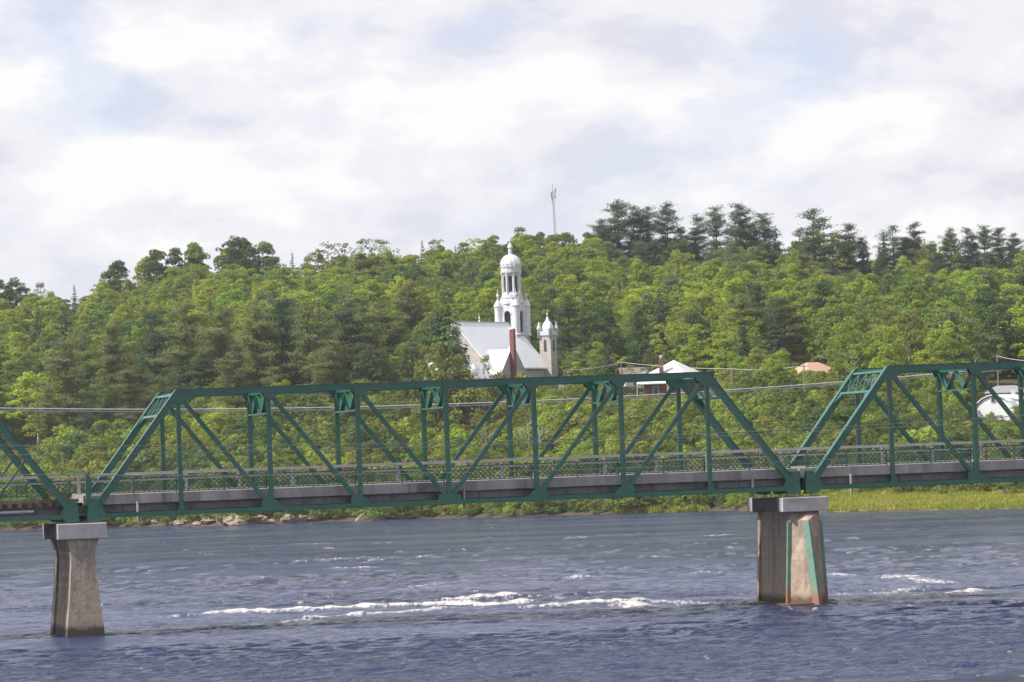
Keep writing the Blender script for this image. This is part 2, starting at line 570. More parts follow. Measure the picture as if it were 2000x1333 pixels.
def ground_mat():
    m = Mat('forest_floor')
    v = m.coord('World')
    n1 = m.noise(0.06, 6, 0.6, v)
    n2 = m.noise(0.9, 5, 0.6, v)
    col = m.ramp(n1, [(0.35, (0.055, 0.06, 0.028)), (0.6, (0.09, 0.105, 0.035))])
    col = m.mix(m.ramp(n2, [(0.45, 0.0), (0.7, 0.6)]), col, (0.10, 0.085, 0.055))
    z = m.node('ShaderNodeSeparateXYZ')
    m.l.new(v, z.inputs[0])
    low = m.math('ADD', z.outputs[2], m.math('MULTIPLY', n2, -0.8))
    col = m.mix(m.ramp(low, [(0.0, 1.0), (0.35, 0.0)]), col, (0.09, 0.07, 0.05))
    gt = m.node('ShaderNodeAttribute'); gt.attribute_name = 'grassy'
    col = m.mix(gt.outputs['Fac'], col, m.ramp(n2, [(0.3, (0.20, 0.23, 0.045)), (0.7, (0.30, 0.30, 0.07))]))
    return m.done(m.bsdf(col, 0.95, 0, 0.1, m.bump(n2, 0.6, 0.3)))

def grow(a, b, d0, k, cap):
    r = [a]
    while r[-1] < b:
        r.append(r[-1] + d0)
        d0 = min(d0 * k, cap)
    return r
gx = np.array(sorted(set([-x for x in grow(150, 3000, 6, 1.25, 500)] + list(np.arange(-147, 148, 3.0)) + grow(150, 3000, 6, 1.25, 500))))
gy = np.array([-800, -300, 0, 200, 350, 450, 520] + list(np.arange(560, 1000, 2.5)) + list(np.arange(1000, 1320, 6.0)) + grow(1320, 9000, 12, 1.25, 800))
go, _, _, _ = tensor_grid(gx, gy, ground, 'ground', ground_mat())
tag(go, kind='structure')
gc = np.zeros(len(go.data.vertices) * 3)
go.data.vertices.foreach_get('co', gc)
gc = gc.reshape(-1, 3)
gs = gc[:, 1] - yshore(gc[:, 0])
gu = 1000 + F * gc[:, 0] / np.maximum(gc[:, 1], 1)
ga = go.data.attributes.new('grassy', 'FLOAT', 'POINT')
ga.data.foreach_set('value', (np.clip((gu - 1590) / 30, 0, 1) * np.clip(gs - 1.5, 0, 1) * np.clip((48 - gs) / 10, 0, 1)).astype(np.float32))

# ------------------------------------------------------------------ water
foam_lines = [  # pixel polylines, half depth (m), strength
    ([(425, 1199), (520, 1196), (600, 1193), (700, 1188), (800, 1184), (880, 1183), (905, 1180)], 1.9, 1.0),
    ([(330, 1206), (430, 1199)], 1.5, 0.5),
    ([(430, 1228), (540, 1221), (600, 1212)], 1.8, 0.62),
    ([(620, 1209), (700, 1204), (780, 1199), (870, 1190)], 1.4, 0.85),
    ([(885, 1174), (940, 1169), (990, 1166)], 2.4, 1.0),
    ([(908, 1183), (950, 1184), (1000, 1181), (1020, 1176)], 1.6, 1.0),
    ([(1040, 1189), (1080, 1186), (1140, 1181), (1200, 1177), (1240, 1175)], 2.0, 1.0),
    ([(1228, 1184), (1246, 1187)], 2.2, 1.1),
    ([(1250, 1180), (1330, 1181), (1440, 1184), (1470, 1182)], 2.2, 0.62),
    ([(1050, 1166), (1110, 1162), (1200, 1158)], 2.0, 0.5),
    ([(1635, 1175), (1700, 1173), (1760, 1171), (1800, 1166)], 2.0, 0.85),
    ([(1800, 1168), (1845, 1164), (1905, 1157)], 1.6, 0.9),
    ([(1650, 1164), (1740, 1160), (1790, 1150)], 1.8, 0.6),
    ([(1735, 1129), (1770, 1128), (1800, 1137), (1842, 1140)], 2.4, 0.75),
    ([(1622, 1125), (1650, 1125)], 2.0, 0.8), ([(1750, 1126), (1775, 1128)], 2, 0.7),
    ([(590, 1096), (680, 1093), (780, 1090), (840, 1087)], 4.0, 0.52),
    ([(655, 1111), (705, 1110)], 3.0, 0.7), ([(640, 1072), (650, 1072)], 4, 0.7),
    ([(800, 1148), (850, 1142), (910, 1137)], 2.6, 0.48),
    ([(570, 1064), (635, 1063)], 4, 0.6), ([(735, 1062), (760, 1061)], 4, 0.55),
    ([(1115, 1052), (1140, 1051)], 4, 0.6), ([(1180, 1046), (1235, 1046)], 4, 0.5), ([(1390, 1047), (1420, 1046)], 4, 0.65),
    ([(1280, 1053), (1310, 1053)], 4, 0.5), ([(1110, 1130), (1135, 1128)], 3, 0.7),
    ([(980, 1092), (1060, 1088), (1130, 1086)], 3.5, 0.42), ([(1350, 1120), (1440, 1118)], 3, 0.45),
    ([(380, 1080), (420, 1084)], 3, 0.4), ([(100, 1087), (130, 1086)], 3, 0.45),
]
FSEG = []
for pts, hw, st in foam_lines:
    w = [onwater(*p) for p in pts]
    for a, b in zip(w[:-1], w[1:]):
        FSEG.append((a.x, a.y, b.x, b.y, hw * 1.35, st))
wv = []
for k in range(34):
    lam = 0.8 * 1.05 ** k
    ang = rng.normal(R(255), 0.55)
    wv.append((2 * math.pi / lam * math.cos(ang), 2 * math.pi / lam * math.sin(ang), rng.uniform(0, 6.28), 0.0100 * lam ** 0.40 * rng.uniform(0.6, 1.4)))

def foam_field(X, Y):
    f = np.zeros_like(X)
    wob = (vnoise(X / 1.1, Y / 3.0, 71) - 0.5) * 2.4 + (vnoise(X / 0.35, Y / 1.2, 72) - 0.5) * 1.0
    for ax, ay, bx, by, hw, st in FSEG:
        dx, dy = bx - ax, by - ay
        msk = (X > min(ax, bx) - 3) & (X < max(ax, bx) + 3) & (Y > min(ay, by) - 12) & (Y < max(ay, by) + 12)
        if not msk.any():
            continue
        x, y = X[msk], Y[msk]
        t = np.clip(((x - ax) * dx + (y - ay) * dy) / (dx * dx + dy * dy), 0, 1)
        ex = (x - ax - t * dx) / 0.9
        ey = (y - ay - t * dy + wob[msk]) / hw
        g = st * np.exp(-(ex * ex * 0.7 + ey * ey))
        f[msk] = np.maximum(f[msk], g)
    return f

def pier_calm(X, Y):                 # slack water sheltered by the left pier
    return np.exp(-(((X + 22.5) / 3.2) ** 2 + ((Y - 234) / 8.0) ** 2) ** 2)

def rough_field(X, Y):                # calm lanes and ruffled lanes along the current
    a = fbm(X / 30 + Y / 55, Y / 9, 90, 4)
    r = np.clip((a - 0.36) / 0.28, 0.2, 1.0)
    lane = np.exp(-((Y - 231 - 2 * np.sin(X / 6) - 3 * (vnoise(X / 4, Y / 4, 12) - 0.5)) / 7.5) ** 2) * np.clip((4 - X) / 12, 0, 1)
    return np.clip(np.where(Y < 226, np.maximum(r, 0.7), r) - 0.55 * lane, 0.16, 1) * (1 - 0.85 * pier_calm(X, Y))

def water_z(X, Y):
    Z = np.zeros_like(X)
    ruf = rough_field(X, Y)
    jump = 0.35 + 0.65 * ruf
    wx = (vnoise(X / 5, Y / 5, 33) - 0.5) * 3
    wy = (vnoise(X / 5, Y / 5, 34) - 0.5) * 3
    for kx, ky, ph, am in wv:
        Z += am * np.sin(kx * (X + wx) + ky * (Y + wy) + ph)
    Z *= jump * np.interp(Y, [100, 165, 420, 800], [0.3, 1.0, 1.1, 0.9])
    Z *= 1 - 0.85 * pier_calm(X, Y)
    f = foam_field(X, Y)
    lump = 0.4 + 0.9 * vnoise(X / 0.5, Y / 0.8, 55)
    Z += f * lump * 0.20
    hump = np.exp(-((Y - 258 - (X - 5) * 0.10 - 2 * np.sin(X / 7)) / 5.0) ** 2) * np.exp(-((X - 2) / 17) ** 2)
    return Z + hump * 0.07

def water_mat():
    m = Mat('river_water')
    v = m.coord('World')
    vs1 = m.coord('World', (0.75, 0.10, 1))
    fa = m.node('ShaderNodeAttribute'); fa.attribute_name = 'foam'
    ra = m.node('ShaderNodeAttribute'); ra.attribute_name = 'ruffle'
    n1 = m.noise(3.4, 5, 0.62, v, 0.4)
    n2 = m.noise(9.0, 3, 0.6, v)
    n0 = m.noise(1.1, 3, 0.55, v, 0.3)
    h = m.math('ADD', m.math('ADD', m.math('MULTIPLY', n1, 0.75), m.math('MULTIPLY', n2, 0.22)), m.math('MULTIPLY', n0, 0.9))
    h = m.math('MULTIPLY', h, m.math('ADD', 0.10, m.math('MULTIPLY', ra.outputs['Fac'], 1.05)))
    nb = m.bump(h, 1.0, 1.05)
    fn = m.noise(1.0, 8, 0.78, m.coord('World', (3.2, 0.42, 1)), 0.3)
    fsp = m.noise(1.0, 6, 0.75, vs1, 0.2)
    ff = m.math('ADD', fa.outputs['Fac'], m.math('MULTIPLY', m.math('SUBTRACT', fn, 0.5), 3.0))
    foam = m.ramp(ff, [(0.46, 0.0), (0.95, 0.9)])
    ca = m.node('ShaderNodeAttribute'); ca.attribute_name = 'churn'
    sp1 = m.math('MULTIPLY', fsp, m.math('ADD', 0.82, m.math('MULTIPLY', ra.outputs['Fac'], 0.22)))
    fine = m.noise(1.0, 6, 0.75, m.coord('World', (1.5, 0.13, 1)), 0.2)
    sp2 = m.math('ADD', m.math('MULTIPLY', fine, 0.6), m.math('MULTIPLY', fsp, 0.4))
    specks = m.math('MAXIMUM', m.ramp(sp1, [(0.625, 0.0), (0.72, 0.65)]),
                    m.ramp(m.math('ADD', sp2, m.math('MULTIPLY', m.math('SUBTRACT', ca.outputs['Fac'], 1.0), 0.20)), [(0.52, 0.0), (0.62, 0.8)]))
    foam = m.math('MAXIMUM', foam, specks)
    deep = m.ramp(m.noise(0.05, 3, 0.5, v), [(0.3, (0.026, 0.040, 0.112)), (0.7, (0.037, 0.053, 0.140))])
    wb = m.node('ShaderNodeBsdfPrincipled')
    m.set(wb.inputs['Base Color'], deep)
    wb.inputs['Roughness'].default_value = 0.10
    wb.inputs['IOR'].default_value = 1.333
    wb.inputs['Specular IOR Level'].default_value = 0.30
    m.l.new(nb, wb.inputs['Normal'])
    fb = m.bsdf((0.56, 0.535, 0.49), 0.9, 0, 0.2)
    mx = m.node('ShaderNodeMixShader')
    m.l.new(foam, mx.inputs[0])
    m.l.new(wb.outputs[0], mx.inputs[1])
    m.l.new(fb, mx.inputs[2])
    return m.done(mx.outputs[0])
wxs = np.array(sorted(set([-x for x in grow(38.4, 2500, 0.5, 1.22, 300)] + list(np.arange(-38.1, 38.2, 0.3)) + grow(38.4, 2500, 0.5, 1.22, 300))))
wys = np.array(sorted([168 - x for x in grow(0.6, 1000, 0.8, 1.3, 150)] + list(np.arange(168, 288, 0.3)) + grow(288.3, 1100, 0.42, 1.012, 6)))
wo, WX, WY, WZ = tensor_grid(wxs, wys, water_z, 'river_water', water_mat())
tag(wo, kind='structure')
def churn_field(X, Y):
    c = np.zeros_like(X)
    for x, y, rx, ry, st in ((700, 1200, 330, 18, 0.85), (1000, 1172, 260, 22, 1.0), (1350, 1180, 160, 12, 0.9), (1760, 1158, 170, 26, 1.0), (1700, 1128, 120, 14, 0.7),
                             (980, 1095, 500, 28, 0.62), (760, 1090, 220, 16, 0.8), (1350, 1118, 240, 14, 0.6), (300, 1085, 260, 14, 0.5), (1150, 1050, 400, 12, 0.6), (620, 1066, 160, 12, 0.7)):
        p = onwater(x, y)
        q = onwater(x, y - ry)
        g = st * np.exp(-(((X - p.x) / (rx / F * p.y)) ** 2 + ((Y - p.y) / (q.y - p.y)) ** 2))
        c = np.maximum(c, g)
    return c
for nm, arr in (('churn', churn_field(WX, WY)), ('foam', foam_field(WX, WY)), ('ruffle', rough_field(WX, WY))):
    a = wo.data.attributes.new(nm, 'FLOAT', 'POINT')
    a.data.foreach_set('value', arr.ravel().astype(np.float32))

# ------------------------------------------------------------------ bridge
TH = R(12.6)
CT, ST = math.cos(TH), math.sin(TH)
BX, BY = -22.377, 241.54
PN = 4.8
BW = 6.1
GRADE = 0.0022
def bp(s, t, z):
    return Vector((BX + s * CT - t * ST, BY + s * ST + t * CT, z + GRADE * s))
ACROSS = Vector((-ST, CT, 0))
ALONG = Vector((CT, ST, 0))
ZT, ZB = 12.60, 6.29            # chord centre lines
DECK = 7.36

def gusset(parent, s, z, pts, t0, mat=None):
    for dt in (-0.20, 0.20):
        mb = MB()
        mb.prism([bp(s + a * 0.88, t0 + dt - 0.012, z + b * (0.86 if abs(b) > 0.3 and abs(b) < 0.9 else 1)) for a, b in pts], ACROSS * 0.024)
        mb.build('gusset_plate', mat or MT['steel'], parent)

def span(s0, label, deck, npan=8):
    root = thing('truss_span', label, 'bridge', bp(s0 + npan * PN / 2, BW / 2, 0), 'green truss spans of the bridge')
    S = lambda i: s0 + i * PN
    st = MT['steel']
    for t0 in (0.0, BW):
        tc_ = MB().beam(bp(S(1) - 0.1, t0, ZT), bp(S(npan - 1) + 0.1, t0, ZT), 0.40, 0.31).build('top_chord', st, root)
        cp = MB()
        cp.beam(bp(S(1) - 0.1, t0, ZT + 0.166), bp(S(npan - 1) + 0.1, t0, ZT + 0.166), 0.48, 0.022)
        cp.build('cover_plate', st, tc_)
        for i, j in ((0, 1), (npan, npan - 1)):
            ep = MB().beam(bp(S(i), t0, ZB), bp(S(j), t0, ZT + 0.02), 0.40, 0.33).build('end_post', st, root)
            sg = 1 if j > i else -1
            a, b = bp(S(i), t0, ZB), bp(S(j), t0, ZT + 0.02)
            nrm = ACROSS.cross(b - a).normalized()
            if nrm.z < 0:
                nrm = -nrm
            MB().beam(a + nrm * 0.177 + (b - a) * 0.09, b + nrm * 0.177, 0.50, 0.024, nrm).build('cover_plate', st, ep)
        bc = MB()
        for dt in (-0.13, 0.13):
            bc.beam(bp(S(0), t0 + dt, ZB), bp(S(npan), t0 + dt, ZB), 0.07, 0.25)
        bc.build('bottom_chord', st, root)
        for i in range(1, npan):
            vp = MB()
            if i in (1, npan - 1):
                vp.beam(bp(S(i), t0, ZB), bp(S(i), t0, ZT), 0.22, 0.22, ALONG)
            else:
                for dt in (-0.115, 0.115):
                    vp.beam(bp(S(i), t0 + dt, ZB), bp(S(i), t0 + dt, ZT), 0.03, 0.23, ALONG)
                for ds in (-0.09, 0.09):
                    vp.beam(bp(S(i) + ds, t0, ZB), bp(S(i) + ds, t0, ZT), 0.196, 0.02, ALONG)
            vp.build('vertical_post', st, root)
        for i in range(1, npan):
            if i < npan // 2:
                a, b = i, i + 1
            elif i > npan // 2:
                a, b = i, i - 1
            else:
                continue
            dg = MB()
            for dt in (-0.09, 0.09):
                dg.beam(bp(S(a), t0 + dt, ZT - 0.1), bp(S(b), t0 + dt, ZB + 0.1), 0.06, 0.21)
            if i < npan // 2:
                pass
            dg.build('diagonal', st, root)
        for i in range(1, npan):
            if i == 1:
                p = [(-0.75, -0.62), (0.2, -0.75), (0.72, -0.25), (0.72, 0.12), (-0.12, 0.12)]
            elif i == npan - 1:
                p = [(0.75, -0.62), (-0.2, -0.75), (-0.72, -0.25), (-0.72, 0.12), (0.12, 0.12)][::-1]
            elif i < npan // 2:
                p = [(-0.18, -0.5), (0.25, -0.62), (0.62, -0.2), (0.62, 0.0), (-0.35, 0.0), (-0.35, -0.18)]
            elif i > npan // 2:
                p = [(0.18, -0.5), (-0.25, -0.62), (-0.62, -0.2), (-0.62, 0.0), (0.35, 0.0), (0.35, -0.18)][::-1]
            else:
                p = [(-0.2, -0.32), (0.2, -0.32), (0.3, 0.0), (-0.3, 0.0)]
            gusset(root, S(i), ZT, p, t0)
            if i in (1, npan - 1):
                q = [(-0.3, -0.1), (0.3, -0.1), (0.16, 0.4), (-0.16, 0.4)]
            elif i < npan // 2:
                q = [(-0.62, -0.12), (0.75, -0.12), (0.75, 0.02), (0.28, 0.5), (-0.3, 0.72), (-0.62, 0.55)]
            elif i > npan // 2:
                q = [(-0.75, -0.12), (0.62, -0.12), (0.62, 0.55), (0.3, 0.72), (-0.28, 0.5), (-0.75, 0.02)]
            else:
                q = [(-0.8, -0.12), (0.8, -0.12), (0.62, 0.5), (0.2, 0.45), (-0.2, 0.45), (-0.62, 0.5)]
            gusset(root, S(i), ZB, q, t0)
        for i, e in ((0, 1), (npan, -1)):
            p = [(-0.26 * e, -0.30), (0.50 * e, -0.30), (0.85 * e, 0.0), (0.85 * e, 0.16), (0.62 * e, 0.62), (0.28 * e, 0.92), (-0.13 * e, 0.92)]
            if e < 0:
                p = p[::-1]
            gusset(root, S(i), ZB, p, t0)
            MB().beam(bp(S(i) - 0.22, t0, ZB - 0.25), bp(S(i) + 0.22, t0, ZB - 0.25), 0.34, 0.16).build('bearing', MT['dark_steel'], root)
    # floor beams
    for i in range(npan + 1):
        fb = MB()
        fb.beam(bp(S(i), 0.16, 6.54), bp(S(i), BW - 0.16, 6.54), 0.03, 0.46)
        for z in (6.31, 6.77):
            fb.beam(bp(S(i), 0.16, z), bp(S(i), BW - 0.16, z), 0.24, 0.025)
        fb.build('floor_beam', st, root)
    # bottom lateral rods
    for i in range(npan):
        MB().beam(bp(S(i), 0.1, 6.2), bp(S(i + 1), BW - 0.1, 6.2), 0.06, 0.06).build('lateral_brace', st, root)
        MB().beam(bp(S(i), BW - 0.1, 6.17), bp(S(i + 1), 0.1, 6.17), 0.06, 0.06).build('lateral_brace', st, root)
    # top lateral struts and sway frames
    for i in range(1, npan - 1):
        MB().beam(bp(S(i), 0.1, ZT - 0.02), bp(S(i + 1), BW - 0.1, ZT - 0.02), 0.08, 0.08).build('top_lateral_brace', st, root)
        MB().beam(bp(S(i), BW - 0.1, ZT + 0.07), bp(S(i + 1), 0.1, ZT + 0.07), 0.08, 0.08).build('top_lateral_brace', st, root)
    for i in range(2, npan - 1):
        fr = MB()
        zl = ZT - 1.25
        fr.beam(bp(S(i), 0.13, ZT - 0.14), bp(S(i), BW - 0.13, ZT - 0.14), 0.20, 0.13)
        fr.beam(bp(S(i), 0.13, zl), bp(S(i), BW - 0.13, zl), 0.22, 0.09)
        sw = fr.build('sway_frame', st, root)
        q = (BW - 0.26) / 4
        for k in range(4):
            a = bp(S(i), 0.13 + k * q, ZT - 0.2 if k % 2 == 0 else zl + 0.05)
            b = bp(S(i), 0.13 + (k + 1) * q, zl + 0.05 if k % 2 == 0 else ZT - 0.2)
            MB().beam(a, b, 0.24, 0.05).build('sway_brace', st, sw)
    # portals in the plane of the end posts
    for i, j in ((0, 1), (npan, npan - 1)):
        A, B = bp(S(i), 0, ZB), bp(S(j), 0, ZT + 0.02)
        d = (B - A)
        L = d.length
        d.normalize()
        nrm = ACROSS.cross(d).normalized()
        if nrm.z < 0:
            nrm = -nrm
        def pp(t, dist):
            return B - d * dist + ACROSS * t + nrm * 0.10
        fr = MB()
        lo = 1.62
        fr.beam(pp(0.16, 0.28), pp(BW - 0.16, 0.28), 0.16, 0.10, nrm)
        fr.beam(pp(0.16, lo), pp(BW - 0.16, lo), 0.16, 0.10, nrm)
        po = fr.build('portal_frame', st, root)
        q = (BW - 0.32) / 4
        for k in range(1, 4):
            MB().beam(pp(0.16 + k * q, 0.36), pp(0.16 + k * q, lo - 0.08), 0.11, 0.05, nrm).build('portal_strut', st, po)
        for k in range(4):
            a0, a1 = 0.16 + k * q, 0.16 + (k + 1) * q
            lat = MB()
            lat.beam(pp(a0 + 0.05, 0.38), pp(a1 - 0.05, lo - 0.1), 0.06, 0.03, nrm)
            lat.beam(pp(a1 - 0.05, 0.38) + nrm * 0.02, pp(a0 + 0.05, lo - 0.1) + nrm * 0.02, 0.06, 0.03, nrm)
            lat.build('portal_lattice', st, po)
        for t0, e in ((0.22, 1), (BW - 0.22, -1)):       # knee brackets under the portal
            kb = MB()
            kb.prism([pp(t0, lo + 0.05), pp(t0 + e * 0.7, lo + 0.05), pp(t0, lo + 0.75)], nrm * 0.03)
            kb.build('knee_bracket', st, po)
    e0, e1 = s0 - 0.3, s0 + npan * PN + 0.3
    if deck == 'concrete':
        for i in range(npan):
            a, b = (e0 if i == 0 else S(i)) + 0.008, (e1 if i == npan - 1 else S(i + 1)) - 0.008
            ds = MB()
            prof = [(0.50, DECK), (0.50, DECK - 0.50), (0.85, DECK - 0.52), (0.95, DECK - 0.36), (BW - 0.95, DECK - 0.36),
                    (BW - 0.85, DECK - 0.52), (BW - 0.50, DECK - 0.50), (BW - 0.50, DECK), (BW - 0.80, DECK), (BW - 0.82, DECK - 0.12),
                    (0.82, DECK - 0.12), (0.80, DECK)]
            ds.prism([bp(a, t, z) for t, z in prof], (bp(b, 0, 0) - bp(a, 0, 0)))
            ds.build('deck_slab', MT['slab'], root)
        for t in (0.72, 2.0, 3.05, 4.1, BW - 0.72):
            sg = MB()
            sg.beam(bp(e0 + 0.2, t, 6.63), bp(e1 - 0.2, t, 6.63), 0.02, 0.36)
            sg.beam(bp(e0 + 0.2, t, 6.46), bp(e1 - 0.2, t, 6.46), 0.16, 0.025)
            so_ = sg.build('stringer', MT['girder'], root)
            if t < 1:
                for k in range(npan * 4):
                    s = S(0) + (k + 0.5) * PN / 4
                    MB().beam(bp(s, t - 0.04, 6.48), bp(s, t - 0.04, 6.80), 0.05, 0.02, ALONG).build('stiffener', MT['girder'], so_)
        for s in (S(0) + 2.55, S(npan) - 2.3, S(4) + 0.9):
            MB().tube([bp(s, 0.42, 6.95), bp(s, 0.42, 5.85)], 0.075, 8).build('drain_pipe', MT['rail_grey'], root)
    else:
        k = 0
        s = e0
        while s < e1:
            MB().beam(bp(s, 0.30, DECK - 0.42), bp(s, BW - 0.30, DECK - 0.42), 0.20, 0.22).build('deck_tie', MT['wood'], root)
            s += 0.52
        for t in (0.55, BW - 0.55):
            MB().beam(bp(e0, t, DECK - 0.22), bp(e1, t, DECK - 0.22), 0.30, 0.16).build('kerb_timber', MT['wood'], root)
        for k in range(17):
            t = 0.9 + k * (BW - 1.8) / 16
            MB().beam(bp(e0, t, DECK - 0.27), bp(e1, t, DECK - 0.27), 0.24, 0.06).build('deck_plank', MT['wood'], root)
        for t in (0.85, 2.4, 3.7, BW - 0.85):
            MB().beam(bp(e0 + 0.2, t, DECK - 0.78), bp(e1 - 0.2, t, DECK - 0.78), 0.18, 0.46).build('stringer', MT['girder'], root)
        MB().tube([bp(e0 + 4, 0.2, 6.62), bp(e1 - 2.4, 0.2, 6.62)], 0.09, 8).build('service_pipe', MT['rail_grey'], root)
        for i, j in ((0, 1), (npan, npan - 1)):
            for t0 in (0.0, BW):
                m0 = (bp(S(i), t0, ZB) + bp(S(j), t0, ZT)) / 2
                MB().beam(m0, bp(S(j), t0, ZB), 0.10, 0.10).build('sub_strut', st, root)
    # lattice railings on both sides
    z0, z1 = DECK + 0.07, DECK + 0.80
    for t0 in (0.62, BW - 0.62):
        for i in range(npan):
            a, b = S(i) + 0.12, S(i + 1) - 0.12
            rl = MB()
            rl.beam(bp(a, t0, z1), bp(b, t0, z1), 0.06, 0.06)
            rl.beam(bp(a, t0, z0), bp(b, t0, z0), 0.05, 0.05)
            for s in (a, (a + b) / 2, b):
                rl.beam(bp(s, t0, DECK - 0.02), bp(s, t0, z1 + 0.02), 0.06, 0.06, ALONG)
            r_ = rl.build('railing', st, root)
            lt = MB()
            h = z1 - z0
            n = int((b - a + h) / 0.27)
            for k in range(n + 1):
                s = a - h + k * 0.27
                for sg, dt in ((1, -0.014), (-1, 0.014)):
                    x0, x1, y0, y1 = s, s + h, z0, z1
                    if x0 < a:
                        y0 += (a - x0); x0 = a
                    if x1 > b:
                        y1 -= (x1 - b); x1 = b
                    if x1 - x0 < 0.05:
                        continue
                    if sg > 0:
                        lt.beam(bp(x0, t0 + dt, y0), bp(x1, t0 + dt, y1), 0.012, 0.030)
                    else:
                        lt.beam(bp(a + b - x0, t0 + dt, y0), bp(a + b - x1, t0 + dt, y1), 0.012, 0.030)
            tag(lt.build('lattice', st, r_), kind='stuff')
    if deck == 'concrete':
        MB().prism([bp(e0, BW - 0.98, DECK - 0.11), bp(e0, BW - 0.98, DECK + 0.0), bp(e0, BW - 0.84, DECK + 0.12), bp(e0, BW - 0.835, DECK - 0.11)], bp(e1, 0, 0) - bp(e0, 0, 0)).build('kerb_rail', MT['kerb'], root)
    # grey pipe guard rail on the far side
    for z, r in ((8.42, 0.075), (8.08, 0.05)):
        MB().beam(bp(e0, BW - 0.95, z), bp(e1, BW - 0.95, z), 2 * r, 2 * r).build('guard_rail', MT['rail_grey'], root)
    n = int((e1 - e0) / 2.9)
    for k in range(n + 1):
        s = e0 + 0.4 + k * 2.9
        MB().beam(bp(s, BW - 0.82, DECK - 0.1), bp(s, BW - 0.82, 8.42), 0.15, 0.14, ALONG).build('rail_post', MT['rail_grey'] if k % 4 != 1 else MT['brown_post'], root)
    return root

span(0.0, 'green steel truss span with concrete deck, whole between the two piers', 'concrete')
span(8 * PN + 0.70, 'green steel truss span at the right, only its left end in view', 'concrete')
span(-8 * PN - 0.85, 'green steel truss span with timber deck at the left edge', 'timber')
pst = thing('rail_end_post', 'short green steel post at the left end of the concrete deck', 'post', bp(-0.12, -0.05, 7.1))
MB().beam(bp(-0.12, -0.05, 7.12), bp(-0.12, -0.05, 8.5), 0.26, 0.22, ALONG).build('shaft', MT['steel'], pst)
MB().beam(bp(-0.12, -0.05, 8.5), bp(-0.12, -0.05, 8.53), 0.30, 0.27, ALONG).build('cap_plate', MT['steel'], pst)

# ---- piers
def rect(sc, hs, t0, t1, z):
    return [bp(sc - hs, t0, z), bp(sc + hs, t0, z), bp(sc + hs, t1, z), bp(sc - hs, t1, z)]
def pier_caps(root, sc, z0, z1, hs=1.28):
    for t0 in (0.0, BW):
        mb = MB()
        c = 0.035
        lv = [(hs - c, 0.52, z0), (hs, 0.55, z0 + c), (hs, 0.55, z1 - c), (hs - c, 0.52, z1)]
        rings = [[bp(sc - h, t0 - d, z), bp(sc + h, t0 - d, z), bp(sc + h, t0 + d, z), bp(sc - h, t0 + d, z)] for h, d, z in lv]
        vs_ = [p for r_ in rings for p in r_]
        fs = [(3, 2, 1, 0), (12, 13, 14, 15)]
        for i in range(3):
            for k in range(4):
                fs.append((i * 4 + k, i * 4 + (k + 1) % 4, i * 4 + 4 + (k + 1) % 4, i * 4 + 4 + k))
        mb.add(vs_, fs)
        mb.build('cap_block', MT['cap'], root)

def loft(mb, rings):
    n = len(rings[0])
    vs_ = [p for r_ in rings for p in r_]
    fs = [tuple(range(n))[::-1], tuple((len(rings) - 1) * n + k for k in range(n))]
    for i in range(len(rings) - 1):
        for k in range(n):
            fs.append((i * n + k, i * n + (k + 1) % n, (i + 1) * n + (k + 1) % n, (i + 1) * n + k))
    mb.add(vs_, fs)
    return mb

sl_ = -0.53
r = thing('bridge_pier', 'slender flared concrete pier under the left end of the main span', 'pier', bp(sl_, BW / 2, -2), 'concrete piers of the bridge')
pier_caps(r, sl_, 5.10, 5.93)
for t0, d in ((-0.42, 1), (BW + 0.42, -1)):
    prof = [(0.86, 5.099), (0.80, 4.95), (0.72, 4.7), (0.66, 4.4), (0.63, 4.1), (0.66, 3.6), (0.78, 2.2), (0.90, 1.0), (0.98, 0.1), (1.05, -2)]
    rings = []
    for hs, z in prof:
        bat = 0.05 * (5.1 - z) * d
        rings.append([bp(sl_ - hs, t0 - bat, z), bp(sl_ + hs, t0 - bat, z), bp(sl_ + hs, t0 + 1.0 * d, z), bp(sl_ - hs, t0 + 1.0 * d, z)][:: d])
    loft(MB(), rings[::-1]).build('shaft', MT['pier'], r)
rings = [rect(sl_, hs - 0.10, 0.50, BW - 0.50, z) for hs, z in ((1.05, -2), (0.98, 0.1), (0.90, 1.0), (0.78, 2.2), (0.66, 3.6), (0.63, 4.1), (0.68, 4.5), (0.80, 5.0))]
loft(MB(), rings).build('web_wall', MT['pier'], r)

